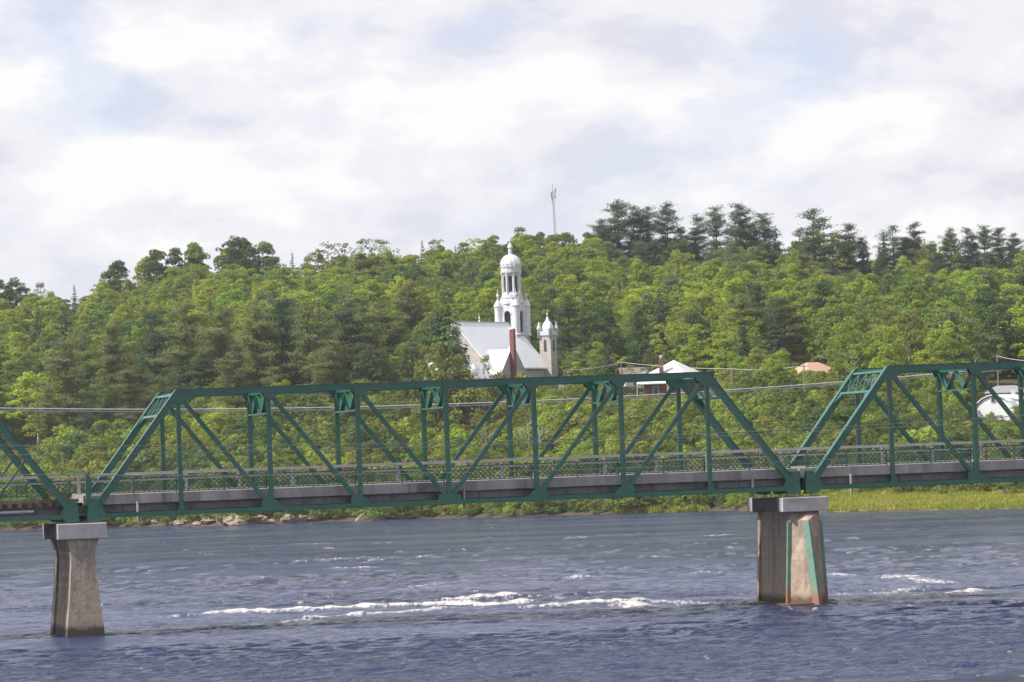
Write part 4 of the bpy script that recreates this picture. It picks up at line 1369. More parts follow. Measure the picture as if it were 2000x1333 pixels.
gable_house('dark_roof_house', 'dark blue-grey roof peeking out behind the white barn-shaped house', b1, 7, 6, e1z - z1g, 1.2, R(8), MT['siding'], MT['shingle_grey'], z1g, 0.3, True, 2)
# houses among the left pines
YH = ghit(62, 815)
b1 = at(62, 808, YH)
z1g = float(ground(b1.x, b1.y))
e1z = at(62, 797, YH).z
r_, q = gable_house('white_cottage', 'pale cottage half hidden by pines at the far left', b1, 5.0, 4.5, e1z - z1g, 0.9, R(-15), MT['siding'], MT['shingle_white'], z1g)
add_window(r_, q, -0.4, -2.25, (e1z - z1g) - 1.3, 0.8, 0.8, 'a', 1)
YH = ghit(384, 752)
b1 = at(384, 748, YH)
z1g = float(ground(b1.x, b1.y))
e1z = at(384, 732, YH).z
gable_house('pink_house', 'pink walled house glimpsed between the left pines', b1, 3.6, 4, e1z - z1g, 1.0, R(20), MT['pink'], MT['shingle_brown'], z1g)

# ------------------------------------------------------------------ mast, poles and wires
mt = at(1079, 358, 1330)
mb_ = at(1087, 500, 1330)
zgm = float(ground(mb_.x, mb_.y))
ma = thing('radio_mast', 'slim lattice radio mast rising above the ridge right of the spire', 'mast', (mb_.x, mb_.y, zgm))
axis = (mt - mb_)
b_ = mb_ - axis * ((mb_.z - zgm) / axis.z)
def mp(k, ang, r0=0.42, r1=0.30):
    p = b_.lerp(mt, k)
    rr = r0 + (r1 - r0) * k
    return p + Vector((rr * math.cos(ang), rr * math.sin(ang), 0))
for a in (0.3, 0.3 + 2.094, 0.3 + 4.189):
    MB().beam(mp(0, a), mp(0.93, a), 0.07, 0.07).build('leg', MT['mast'], ma)
for k in range(24):
    ln = MB()
    for a in (0.3, 0.3 + 2.094, 0.3 + 4.189):
        k0, k1 = k / 24 * .93, (k + 1) / 24 * .93
        ln.beam(mp(k0, a), mp(k1, a + 2.094), 0.05, 0.05)
        ln.beam(mp(k1, a), mp(k1, a + 2.094), 0.05, 0.05)
    ln.build('bracing', MT['mast'], ma)
MB().beam(b_.lerp(mt, 0.92), mt, 0.12, 0.12).build('antenna_rod', MT['mast'], ma)
for k, a, hh in ((0.93, 0.2, 1.6), (0.90, 2.3, 1.4), (0.86, 4.2, 1.3), (0.88, 5.6, 1.0)):
    p = mp(k, a, 0.75, 0.75)
    MB().box((p.x - .17, p.y - .1, p.z - hh / 2), (p.x + .17, p.y + .1, p.z + hh / 2)).build('antenna_panel', MT['mast'], ma)

def wire(name, label, pix, Y0, Y1, rad, mat, group, off=0.0):
    xs = np.array([p[0] for p in pix], float)
    ys = np.array([p[1] for p in pix], float)
    co = np.polyfit(xs, ys, 2)
    path = []
    for x in np.linspace(xs[0], xs[-1], 40):
        k = (x - xs[0]) / (xs[-1] - xs[0])
        path.append(at(x, np.polyval(co, x) + off, Y0 + (Y1 - Y0) * k))
    o = MB().tube(path, rad, 5).build(name, mat, None)
    tag(o, label, 'cable', group)
g_ = 'overhead wires crossing the river'
wire('overhead_wire', 'highest thin dark wire strung in front of the green trusses', [(-500, 862), (0, 867), (500, 868), (900, 865), (1213, 857), (1500, 843), (1750, 829), (2000, 812), (2500, 770)], 222, 246, 0.020, MT['wire'], g_)
wire('overhead_wire', 'middle thin wire in front of the trusses, just under the highest', [(-500, 890), (0, 887), (500, 884), (900, 874), (1213, 862), (1500, 847), (1750, 830), (2000, 822), (2500, 790)], 224, 248, 0.017, MT['wire'], g_)
wire('overhead_wire', 'lowest thin wire crossing in front of the bridge railing', [(-500, 918), (0, 925), (240, 927), (500, 928), (950, 925), (1213, 917), (1500, 903), (1750, 893), (2000, 878), (2500, 840)], 222, 246, 0.022, MT['wire'], g_)
gb_ = [(-500, 786), (0, 798), (480, 802), (850, 795), (1300, 773), (1500, 757), (1740, 742), (1900, 727), (2000, 718), (2500, 660)]
wire('overhead_cable', 'upper strand of the thick pale double cable behind the trusses', gb_, 330, 365, 0.047, MT['wire_pale'], 'twin cable behind the bridge', -2.4)
wire('overhead_cable', 'lower strand of the thick pale double cable behind the trusses', gb_, 330, 365, 0.047, MT['wire_pale'], 'twin cable behind the bridge', 1.8)

def pole_line(pts, Y, label, lab2):
    tops = []
    for n_, (x, y) in enumerate(pts):
        Y = min(np.arange(float(yshore(at(x, y, 750).x)) + 40, 1100, 2.0), key=lambda Y: abs(at(x, y, Y).z - float(ground(at(x, y, Y).x, Y)) - 8.0))
        p = at(x, y, Y)
        zg = float(ground(p.x, p.y))
        po = thing('utility_pole', label[n_], 'pole', (p.x, p.y, zg), 'utility poles behind the bank')
        MB().tube([(p.x, p.y, zg - 0.5), (p.x, p.y, p.z + 0.25)], [0.17, 0.11], 8).build('shaft', MT['pole'], po)
        MB().beam((p.x - 0.8, p.y, p.z), (p.x + 0.8, p.y, p.z), 0.1, 0.12).build('cross_arm', MT['pole'], po)
        tops.append(p)
    for a, b in zip(tops[:-1], tops[1:]):
        for dz in (0.09,):
            path = []
            for k in range(13):
                t = k / 12
                v_ = a.lerp(b, t)
                v_.z += dz - 4 * t * (1 - t) * 0.35
                path.append(v_)
            tag(MB().tube(path, 0.055, 5).build('street_cable', MT['wire_pale'], None), lab2, 'cable', 'cables between utility poles')
    return tops
P1 = pole_line([(1110, 724), (1213, 709)], 852, ['wooden utility pole close to the church corner turret', 'wooden utility pole beside the brown roof'], 'pale cable sagging between church and brown roof')
P2 = pole_line([(1430, 722), (1570, 716)], 905, ['wooden utility pole between white pyramid roof and salmon roof', 'wooden utility pole right at the salmon roof'], 'pale cable running towards the salmon roof')
pole_line([(1948, 697), (2040, 705)], 870, ['wooden utility pole above the white barn-shaped house', 'wooden utility pole just past the right edge'], 'pale cable above the white barn-shaped house')
pa_, pb_2 = P1[1], P2[0]
path = []
for k in range(17):
    t = k / 16
    v_ = pa_.lerp(pb_2, t)
    v_.z += 0.09 - 4 * t * (1 - t) * 0.3
    path.append(v_)
tag(MB().tube(path, 0.055, 5).build('street_cable', MT['wire_pale'], None), 'pale cable passing behind the white pyramid roof', 'cable', 'cables between utility poles')

# ------------------------------------------------------------------ vegetation: prototypes
def unit(v):
    return v / np.maximum(np.linalg.norm(v, axis=-1, keepdims=True), 1e-9)

def leaf_faces(name, cen, nrm, size, tint, mat, aspect=0.62):
    n = len(cen)
    rnd = rng.normal(size=(n, 3))
    t = unit(np.cross(nrm, rnd))
    b = np.cross(nrm, t)
    size = np.asarray(size)[:, None]
    q = np.stack([cen - t * size * 0.5, cen - b * size * 0.5 * aspect + nrm * size * 0.08,
                  cen + t * size * 0.5, cen + b * size * 0.5 * aspect + nrm * size * 0.08], 1)
    me = bpy.data.meshes.new(name)
    me.vertices.add(n * 4)
    me.vertices.foreach_set('co', q.reshape(-1))
    me.loops.add(n * 4)
    me.loops.foreach_set('vertex_index', np.arange(n * 4, dtype=np.int32))
    me.polygons.add(n)
    me.polygons.foreach_set('loop_start', np.arange(0, n * 4, 4, dtype=np.int32))
    me.update(calc_edges=True)
    a = me.attributes.new('tint', 'FLOAT', 'FACE')
    a.data.foreach_set('value', np.asarray(tint, np.float32))
    me.materials.append(mat)
    return me

def blob_leaves(cl, per, lsize, jitter=0.9):
    """cl: (x,y,z,r) clumps -> leaves on their shells"""
    C_, N_, S_, T_ = [], [], [], []
    for (x, y, z, r) in cl:
        k = max(8, int(per * r * r))
        d = unit(rng.normal(size=(k, 3)))
        d[:, 2] = np.where(d[:, 2] < -0.35, -d[:, 2] * 0.6, d[:, 2])
        d = unit(d)
        rad = r * (1 - 0.34 * rng.random(k) ** 1.8)
        c = np.array([x, y, z]) + d * rad[:, None] * np.array([1, 1, 0.86])
        nn = unit(d * 0.75 + rng.normal(size=(k, 3)) * jitter * 0.48 + np.array([0, 0, 0.25]))
        C_.append(c); N_.append(nn)
        S_.append(lsize * rng.uniform(0.6, 1.35, k))
        T_.append(np.clip(rng.normal(0.5, 0.2, k) + rng.normal(0, 0.16), 0, 1))
    return np.concatenate(C_), np.concatenate(N_), np.concatenate(S_), np.concatenate(T_)

def trunk_mesh(name, H, r0, limbs, mat, lean=0.0, top=0.9):
    mb = MB()
    path = [Vector((lean * (k / 6) ** 2 * H * 0.1 + math.sin(k * 1.7) * 0.02 * H * 0.2, math.cos(k * 2.1) * 0.02 * H * 0.2 * (k > 0), -0.6 if k == 0 else H * top * k / 6)) for k in range(7)]
    mb.tube(path, [r0 * (1 - 0.9 * k / 6) for k in range(7)], 6)
    for (z0, ang, ln, rise) in limbs:
        k = min(5, int(z0 / (H * top) * 6))
        p = path[k].lerp(path[k + 1], z0 / (H * top) * 6 - k)
        e = p + Vector((math.cos(ang) * ln, math.sin(ang) * ln, rise))
        m_ = p.lerp(e, 0.5) + Vector((0, 0, -0.08 * ln))
        rr = r0 * (1 - 0.85 * z0 / H) * 0.5
        mb.tube([p, m_, e], [rr, rr * 0.7, rr * 0.25], 4)
    return mb.mesh(name, mat, smooth=True)

def proto_broadleaf(i, sparse=False):
    H = 12.0
    wide = rng.uniform(2.7, 3.9)
    peak = rng.uniform(0.30, 0.55)
    lean = rng.uniform(-0.5, 0.5, 2)
    cl, limbs = [], []
    n = rng.integers(86, 104)
    lobes = rng.uniform(0, 6.28, 3)
    for k in range(n):
        zt = rng.beta(1.35, 1.15)
        zc = 1.2 + zt * (H - 2.0)
        prof = max(0.03, 1 - (abs(zt - peak) / (max(peak, 1 - peak) * 1.06)) ** 2.1) ** 0.62
        ang = k * 2.39996 + rng.uniform(-0.6, 0.6)
        lob = 1 + 0.22 * math.cos(2 * ang + lobes[0]) + 0.16 * math.cos(3 * ang + lobes[1] + zt * 5)
        rr = wide * prof * lob * rng.uniform(0.35, 1.0)
        cl.append((rr * math.cos(ang) + lean[0] * zt, rr * math.sin(ang) + lean[1] * zt, zc + rng.uniform(-0.3, 0.3), rng.uniform(0.35, 0.85) * (0.9 if sparse else 1.0)))
        if k % 6 == 0:
            limbs.append((zc * 0.72, ang, rr * 0.85, zc * 0.24))
    for k in range(4):
        cl.append((rng.normal(0, 0.7) + lean[0], rng.normal(0, 0.7) + lean[1], H - rng.uniform(0.5, 1.6), rng.uniform(0.4, 0.7)))
    c, nn, s, t = blob_leaves(cl, 50 if sparse else 150, 0.33 if sparse else 0.31, 1.6)
    return (leaf_faces('broadleaf_crown', c, nn, s, t, MT['leaf']), trunk_mesh('broadleaf_trunk', H, 0.22, limbs, MT['bark_pale'] if i % 4 == 1 else MT['bark']), H)

def proto_pine(i):
    H = 18.0
    limbs, C_, N_, S_, T_ = [], [], [], [], []
    z = H * rng.uniform(0.12, 0.30)
    ph = rng.uniform(0, 6)
    bulge = rng.uniform(0.25, 0.5)
    while z < H - 0.4:
        f = (z - H * 0.2) / (H * 0.8)
        reach = 3.7 * max(0.02, 1 - abs(f - bulge) / max(bulge, 1 - bulge)) ** 0.55 + 0.5
        nb = rng.integers(3, 7)
        side = rng.uniform(0, 6.28)
        tone = rng.normal(0, 0.12)
        for b in range(nb):
            ang = ph + b * 6.283 / nb + rng.uniform(-0.5, 0.5)
            L = reach * rng.uniform(0.35, 1.1) * (1 + 0.42 * math.cos(ang - side))
            zz_ = z + rng.uniform(-0.8, 0.8)
            rise = L * rng.uniform(-0.02, 0.38) + 0.9 * max(0, f - 0.7)
            limbs.append((zz_, ang, L * 0.9, rise * 0.8))
            m_ = max(5, int(L * 5.6))
            for k in range(m_):
                tt = rng.uniform(0.30, 1.03)
                cx_, cy_ = math.cos(ang) * L * tt, math.sin(ang) * L * tt
                cz_ = zz_ + rise * tt * tt + 0.1
                nq = 13
                spread = 0.26 + 0.34 * (1 - abs(tt - 0.75))
                cc = np.array([cx_, cy_, cz_]) + rng.normal(size=(nq, 3)) * np.array([spread, spread, 0.22])
                C_.append(cc)
                N_.append(unit(rng.normal(size=(nq, 3)) * 0.40 + np.array([0, 0, 0.9]) + np.array([math.cos(ang), math.sin(ang), 0]) * 0.55))
                S_.append(rng.uniform(0.24, 0.44, nq))
                T_.append(np.clip(rng.normal(0.5 + tone, 0.2, nq), 0, 1))
        z += rng.uniform(0.55, 1.65) * (1.1 - 0.45 * f)
        ph += 1.1
    top = np.array([0, 0, H - 0.4]) + rng.normal(size=(60, 3)) * np.array([0.45, 0.45, 0.35])
    C_.append(top); N_.append(unit(rng.normal(size=(60, 3)) + np.array([0, 0, 0.5]))); S_.append(np.full(60, 0.34)); T_.append(np.full(60, 0.5))
    return (leaf_faces('pine_crown', np.concatenate(C_), np.concatenate(N_), np.concatenate(S_), np.concatenate(T_), MT['leaf'], 0.5),
            trunk_mesh('pine_trunk', H, 0.36, limbs, MT['bark'], 0, 0.97), H)

def proto_spruce(i):
    H = 12.0
    C_, N_, S_, T_ = [], [], [], []
    z = 0.9
    while z < H - 0.15:
        f = z / H
        reach = 2.2 * (1 - f) ** 0.8 + 0.16
        nb = max(5, int(12 * (1 - f) + 4))
        for b in range(nb):
            ang = rng.uniform(0, 6.283)
            L = reach * rng.uniform(0.7, 1.15)
            m_ = max(3, int(L * 9))
            tt = rng.uniform(0.25, 1.0, m_)
            cc = np.stack([np.cos(ang) * L * tt, np.sin(ang) * L * tt, z - 0.30 * L * tt ** 1.4 + rng.normal(0, 0.05, m_)], 1)
            cc[:, :2] += rng.normal(size=(m_, 2)) * 0.08
            C_.append(cc)
            N_.append(unit(rng.normal(size=(m_, 3)) * 0.4 + np.array([math.cos(ang) * 0.6, math.sin(ang) * 0.6, 0.9])))
            S_.append(rng.uniform(0.32, 0.52, m_) * (0.75 + 0.3 * (1 - f)))
            T_.append(np.clip(rng.normal(0.5, 0.2, m_), 0, 1))
        z += rng.uniform(0.28, 0.42)
    return (leaf_faces('spruce_crown', np.concatenate(C_), np.concatenate(N_), np.concatenate(S_), np.concatenate(T_), MT['leaf'], 0.55),
            trunk_mesh('spruce_trunk', H, 0.17, [], MT['bark'], 0, 1.0), H)

def proto_shrub(i):
    H = 5.0
    cl, limbs = [], []
    for k in range(rng.integers(16, 22)):
        ang = k * 2.4 + rng.uniform(-0.5, 0.5)
        zt = rng.random()
        rr = 2.1 * math.sqrt(max(0.05, 1 - (zt * 0.9) ** 2)) * rng.uniform(0.35, 0.95)
        cl.append((rr * math.cos(ang), rr * math.sin(ang), 0.6 + zt * (H - 1.1), rng.uniform(0.5, 0.95)))
        if k % 3 == 0:
            limbs.append((0.5, ang, rr * 0.8, zt * 3.2))
    c, nn, s, t = blob_leaves(cl, 130, 0.30)
    return (leaf_faces('shrub_crown', c, nn, s, t, MT['leaf']), trunk_mesh('shrub_stem', H, 0.10, limbs, MT['bark'], 0, 0.8), H)

def proto_full(i):
    H = 12.0
    wide = rng.uniform(2.2, 3.1)
    cl, limbs = [], []
    for k in range(84):
        zt = rng.random()
        prof = (0.62 + 0.38 * math.sin(math.pi * min(1, zt * 1.1))) * (1 - max(0, zt - 0.62) ** 1.6 * 3.2)
        ang = k * 2.39996 + rng.uniform(-0.5, 0.5)
        rr = wide * max(0.12, prof) * rng.uniform(0.45, 0.95)
        zc = 0.8 + zt * (H - 1.6)
        cl.append((rr * math.cos(ang), rr * math.sin(ang), zc, rng.uniform(0.45, 0.95)))
        if k % 5 == 0:
            limbs.append((zc * 0.72, ang, rr * 0.85, zc * 0.24))
    c, nn, s, t = blob_leaves(cl, 150, 0.31, 1.6)
    return (leaf_faces('broadleaf_crown', c, nn, s, t, MT['leaf']), trunk_mesh('broadleaf_trunk', H, 0.22, limbs, MT['bark']), H)

PROTO = {'full': [proto_full(i) for i in range(6)], 'broadleaf': [proto_broadleaf(i) for i in range(11)], 'sparse': [proto_broadleaf(i, True) for i in range(3)],
         'pine': [proto_pine(i) for i in range(10)], 'spruce': [proto_spruce(i) for i in range(4)], 'shrub': [proto_shrub(i) for i in range(5)]}
PAL = {
    'yellow-green': (0.277, 0.338, 0.040), 'bright green': (0.240, 0.325, 0.044), 'mid-green': (0.173, 0.237, 0.046),
    'dark green': (0.094, 0.148, 0.048), 'olive': (0.201, 0.226, 0.050), 'grey-green': (0.146, 0.196, 0.089),
    'pine-green': (0.061, 0.105, 0.046), 'olive pine': (0.138, 0.155, 0.055), 'rust-brown': (0.199, 0.140, 0.074), 'reddish': (0.257, 0.118, 0.074),
    'blue-green': (0.049, 0.090, 0.050)}
KNAME = {'full': 'broadleaf_tree', 'broadleaf': 'broadleaf_tree', 'sparse': 'broadleaf_tree', 'pine': 'pine_tree', 'spruce': 'spruce_tree', 'shrub': 'shrub'}
KWORD = {'full': 'broadleaf tree', 'broadleaf': 'broadleaf tree', 'sparse': 'thin-crowned broadleaf tree', 'pine': 'pine', 'spruce': 'spruce', 'shrub': 'shrub'}

TREES = []       # dicts
def add_tree(kind, X, Y, H, wid=1.0, tone='mid-green', label=None, z=None):
    TREES.append(dict(kind=kind, X=X, Y=Y, Z=float(ground(X, Y)) - 0.15 if z is None else z, H=H, wid=wid, tone=tone, label=label,
                      var=int(rng.integers(len(PROTO[kind]))), rot=rng.uniform(0, 6.283), jit=rng.normal(0, 0.10)))

def feature(kind, x, y, H, wid, tone, label, Yr=(770, 1330)):
    best = None
    for Y in np.arange(Yr[0], Yr[1], 4.0):
        p = at(x, y, Y)
        if Y < float(yshore(p.x)) + 6:
            continue
        e = abs(p.z - float(ground(p.x, Y)) - H)
        if best is None or e < best[0] - 1e-9:
            best = (e, p, Y)
    _, p, Y = best
    add_tree(kind, p.x, Y, p.z - float(ground(p.x, Y)) + 0.15, wid, tone, label)

COMP = []
# ---- trees that can be picked out in the photograph
sky = (1150, 1330)
for x, y, H, w, tone, lab in [
    (30, 537, 15, 1.15, 'dark green', 'dark round tree on the skyline at the far left'),
    (-8, 538, 15, 1.0, 'dark green', 'dark tree cut by the left edge on the skyline'),
    (228, 507, 16, 1.05, 'dark green', 'dark grey-green tree standing alone left of the tall skyline clump'),
    (205, 528, 12, 0.9, 'grey-green', 'small grey-green tree leaning on the lone dark skyline tree'),
    (303, 478, 20, 1.0, 'dark green', 'leftmost big dark tree of the tall skyline clump'),
    (340, 481, 18, 0.9, 'dark green', 'second big dark tree of the tall skyline clump'),
    (378, 471, 19, 0.95, 'mid-green', 'middle tree of the tall skyline clump with fine crown'),
    (450, 455, 22, 1.05, 'dark green', 'tallest round-topped tree of the left skyline clump'),
    (478, 462, 20, 0.9, 'dark green', 'dark tree just right of the tallest left skyline tree'),
    (512, 462, 18, 0.95, 'grey-green', 'rightmost tree of the tall skyline clump'),
    (522, 512, 10, 0.9, 'rust-brown', 'rust-brown bush at the foot of the skyline clump'),
    (1020, 442, 15, 1.2, 'mid-green', 'broad green tree on the ridge behind the church dome'),
    (1052, 452, 13, 1.0, 'grey-green', 'green tree on the ridge just left of the radio mast'),
    (1112, 452, 13, 1.0, 'mid-green', 'green tree on the ridge just right of the radio mast'),
    (1150, 452, 14, 0.9, 'dark green', 'dark tree on the ridge between mast and pine clump'),
    (960, 458, 14, 1.1, 'mid-green', 'green ridge tree left of the church cross'),
    (905, 468, 13, 1.0, 'mid-green', 'green ridge tree above the two reddish spruces'),
]:
    feature('full', x, y, H, w * 1.15, tone, lab, sky)
    for _ in range(4):
        COMP.append(('full', x + rng.uniform(-24, 24), y + rng.uniform(14, 62), rng.uniform(10, 14), rng.uniform(1.0, 1.3)))
for x, y, H, w, tone, lab in [
    (640, 470, 14, 1.0, 'grey-green', 'leftmost thin see-through tree on the middle skyline'),
    (672, 470, 13, 1.0, 'grey-green', 'second thin see-through tree on the middle skyline'),
    (705, 464, 14, 1.0, 'grey-green', 'third thin see-through tree on the middle skyline'),
    (748, 465, 14, 1.1, 'mid-green', 'rightmost fuller tree of the thin skyline group'),
    (845, 466, 13, 1.1, 'grey-green', 'thin tree beside a tiny spruce on the skyline'),
    (78, 550, 12, 0.8, 'grey-green', 'thin pale tree on the skyline near the left edge'),
    (1075, 510, 12, 1.2, 'grey-green', 'pale grey-green feathery tree right of the church dome'),
    (1165, 500, 12, 1.1, 'grey-green', 'pale birch-like tree on the upper slope right of the spire'),
]:
    feature('sparse', x, y, H, w, tone, lab, sky)
for x, y, H, w, tone, lab in [
    (1206, 393, 21, 1.0, 'pine-green', 'leftmost and tallest pine of the dark skyline clump right of the mast'),
    (1236, 403, 20, 0.9, 'pine-green', 'second pine of the dark skyline clump right of the mast'),
    (1264, 409, 19, 1.0, 'pine-green', 'third pine of the dark skyline clump right of the mast'),
    (1302, 403, 21, 0.9, 'pine-green', 'rightmost pine of the dark skyline clump, ragged on its right side'),
    (1284, 445, 17, 1.15, 'olive pine', 'olive pine in front of the dark skyline clump'),
    (1362, 424, 17, 0.85, 'pine-green', 'slim skyline pine left of the pair with open crowns'),
    (1398, 408, 19, 0.8, 'pine-green', 'tall open-crowned skyline pine with sky through it'),
    (1445, 405, 19, 1.0, 'pine-green', 'broad tall skyline pine with pointed top'),
    (1492, 421, 17, 1.0, 'pine-green', 'round-topped skyline pine left of a slim dark spruce'),
    (1588, 411, 20, 1.25, 'pine-green', 'big solitary skyline pine with wide branches'),
    (1657, 442, 16, 1.05, 'pine-green', 'skyline pine right of the big solitary one'),
    (1744, 443, 15, 1.1, 'pine-green', 'flat-branched skyline pine, left of two at the right'),
    (1786, 437, 15, 0.85, 'pine-green', 'umbrella-like skyline pine, right of two at the right'),
    (1856, 451, 14, 0.85, 'pine-green', 'first small skyline pine of the right-hand row'),
    (1890, 447, 14, 0.85, 'pine-green', 'second skyline pine of the right-hand row'),
    (1922, 444, 14, 0.85, 'pine-green', 'third skyline pine of the right-hand row'),
    (1950, 448, 14, 0.8, 'pine-green', 'fourth skyline pine of the right-hand row'),
    (1982, 458, 13, 0.8, 'pine-green', 'last skyline pine at the right edge'),
]:
    feature('pine', x, y, H, w * 1.12, tone, lab, sky)
    for _ in range(3):
        COMP.append(('pine' if rng.random() < 0.65 else 'spruce', x + rng.uniform(-40, 40), y + rng.uniform(22, 70), rng.uniform(10, 15), rng.uniform(0.9, 1.25)))
for x, y, H, w, tone, lab in [
    (570, 494, 9, 0.8, 'blue-green', 'tiny dark spruce tip in the skyline gap'),
    (144, 556, 9, 0.9, 'blue-green', 'small dark spruce on the left skyline'),
    (824, 470, 9, 0.8, 'blue-green', 'tiny dark spruce on the middle skyline'),
    (889, 479, 11, 0.9, 'reddish', 'left of two reddish dead spruces on the upper slope'),
    (905, 484, 11, 1.2, 'reddish', 'right of two reddish dead spruces on the upper slope'),
    (1514, 438, 15, 0.9, 'blue-green', 'slim dark spruce on the skyline right of the round-topped pine'),
    (1691, 466, 12, 0.9, 'blue-green', 'pointed dark spruce on the skyline in the right gap'),
    (1625, 462, 13, 0.9, 'reddish', 'reddish dead spruce under the skyline pines'),
    (1652, 470, 13, 1.0, 'blue-green', 'dark spruce beside the reddish dead one'),
    (1723, 525, 6, 0.7, 'reddish', 'tiny reddish dead spruce on the upper right slope')]:
    feature('spruce', x, y, H, w, tone, lab, sky)
for x, y, H, w, tone, lab in [
    (760, 545, 9, 0.8, 'blue-green', 'small dark spruce in the bright slope left of the church'),
    (125, 600, 13, 1.1, 'blue-green', 'dark spruce on the left slope below the skyline'),
    (72, 590, 12, 1.0, 'blue-green', 'dark spruce near the left edge below the skyline'),
    (1140, 570, 15, 0.9, 'blue-green', 'narrow dark spruce right of the belfry'),
    (1190, 572, 12, 0.8, 'blue-green', 'short dark spruce between the belfry and the tall narrow one'),
    (1287, 560, 17, 1.0, 'blue-green', 'tall narrow dark spruce halfway up, above the brick house'),
    (1512, 602, 17, 1.5, 'blue-green', 'broad dark spruce low on the slope left of the salmon roof'),
    (1450, 615, 14, 1.2, 'blue-green', 'dark spruce left of the broad one on the lower slope')]:
    feature('spruce', x, y, H, w, tone, lab, (845, 1150))
for x, y, H, w, tone, lab in [
    (1608, 548, 20, 1.15, 'pine-green', 'tall dark pine with bare trunk above the salmon roof'),
    (1480, 560, 17, 1.0, 'pine-green', 'dark pine on the slope left of the bare-trunked pine'),
    (1078, 566, 18, 1.1, 'pine-green', 'dark pine right behind the church belfry'),
    (1108, 580, 17, 1.1, 'pine-green', 'dark pine above the church corner turret'),
    (1690, 590, 16, 1.1, 'grey-green', 'grey-green pine on the right middle slope'),
    (800, 555, 18, 1.2, 'olive pine', 'tall olive pine left of the ragged spruce'),
    (745, 590, 18, 1.2, 'olive pine', 'olive pine between bridge chord and bright slope'),
]:
    feature('pine', x, y, H, w, tone, lab, (880, 1200))
for x, y, H, w, tone, lab in [
    (128, 675, 21, 1.15, 'olive pine', 'brownish-topped pine at the left, nearest the bridge end'),
    (92, 760, 15, 1.0, 'olive pine', 'short olive pine beside the pale cottage'),
    (215, 640, 22, 1.05, 'olive pine', 'tall olive pine second from the left in the bank group'),
    (300, 612, 23, 1.0, 'pine-green', 'dark pine with black trunk in the left bank group'),
    (362, 595, 24, 1.15, 'olive pine', 'tall pine with a reddish top in the left bank group'),
    (430, 598, 23, 1.0, 'olive pine', 'tall pine right of the reddish-topped one'),
    (500, 605, 22, 1.1, 'olive pine', 'broad olive pine above the left end of the main span'),
    (548, 590, 23, 1.0, 'pine-green', 'dark pine in the middle of the left bank group'),
    (600, 605, 22, 1.1, 'olive pine', 'olive pine with hanging branches left of the dark trunk'),
    (678, 592, 23, 1.05, 'pine-green', 'pine with a dark bare trunk at the right end of the bank group'),
    (460, 680, 18, 1.1, 'olive pine', 'shorter pine in front of the left bank group'),
    (250, 720, 16, 1.1, 'olive pine', 'low olive pine above the inclined end post'),
    (640, 690, 16, 1.1, 'olive pine', 'low olive pine near the second panel of the truss'),
    (170, 760, 14, 1.0, 'pine-green', 'low dark pine left of the inclined end post'),
]:
    feature('pine', x, y, H, w, tone, lab, (800, 985))
for x, y, H, w, tone, lab in [
    (20, 700, 13, 1.2, 'bright green', 'bright green tree at the left edge above the cottage'),
    (1190, 692, 8, 1.5, 'yellow-green', 'yellowish tree right of the church behind the pole'),
    (1700, 640, 13, 1.2, 'olive', 'pale olive tree above the portal of the right span'),
    (1780, 625, 14, 1.4, 'grey-green', 'large grey-green willow above the right span'),
    (1860, 600, 15, 1.3, 'grey-green', 'large rounded grey-green tree at the right, middle height'),
    (1940, 590, 14, 1.3, 'dark green', 'dark rounded tree at the right edge, middle height'),
]:
    feature('broadleaf', x, y, H, w, tone, lab, (775, 1000))

for _ in range(34):
    kd = ('pine', 'full', 'spruce')[int(rng.choice(3, p=[0.5, 0.3, 0.2]))]
    COMP.append((kd, rng.uniform(1165, 2005), rng.uniform(452, 492), rng.uniform(10, 14), rng.uniform(0.8, 1.15)))
for kd, x, y, H, w in COMP:
    feature(kd, x, y, H, w, 'pine-green' if kd == 'pine' else 'blue-green' if kd == 'spruce' else ('dark green' if rng.random() < 0.6 else 'mid-green'), None, (1190, 1345))
def feature_at(kind, x, y, Y, wid, tone, label):
    p = at(x, y, Y)
    add_tree(kind, p.x, Y, p.z - float(ground(p.x, Y)) + 0.15, wid, tone, label)
feature_at('spruce', 873, 560, 846, 1.15, 'dark green', 'tall ragged spruce touching the left end of the church roof')
feature_at('pine', 858, 606, 849, 0.75, 'pine-green', 'dark pine just left of the tall ragged spruce by the church')
feature_at('broadleaf', 852, 668, 838, 0.66, 'olive', 'light green tree covering the church apse')
feature_at('pine', 890, 640, 842, 0.45, 'dark green', 'narrow dark conifer in front of the rear gable of the church')
feature_at('full', 895, 690, 839, 0.70, 'olive', 'light green tree overlapping the left end of the nave roof')
feature_at('full', 826, 690, 842, 0.75, 'mid-green', 'green tree left of the church at its foot')
feature_at('broadleaf', 1982, 792, YG - 9, 1.1, 'yellow-green', 'yellow-green tree in front of the white barn-shaped house')
feature_at('broadleaf', 1938, 803, YG - 11, 1.2, 'yellow-green', 'rounded bush left of the yellow-green tree by the white house')
feature_at('sparse', 945, 690, 838, 0.50, 'olive', 'thin leafy tree in front of the church wing roof')
feature_at('shrub', 915, 722, 836, 0.75, 'olive', 'small olive tree under the church wing')
feature_at('shrub', 978, 728, 838, 0.7, 'olive', 'low bush hiding the base of the church wing')
feature_at('shrub', 1024, 730, 848, 0.7, 'yellow-green', 'little yellow-green tree by the church wall')

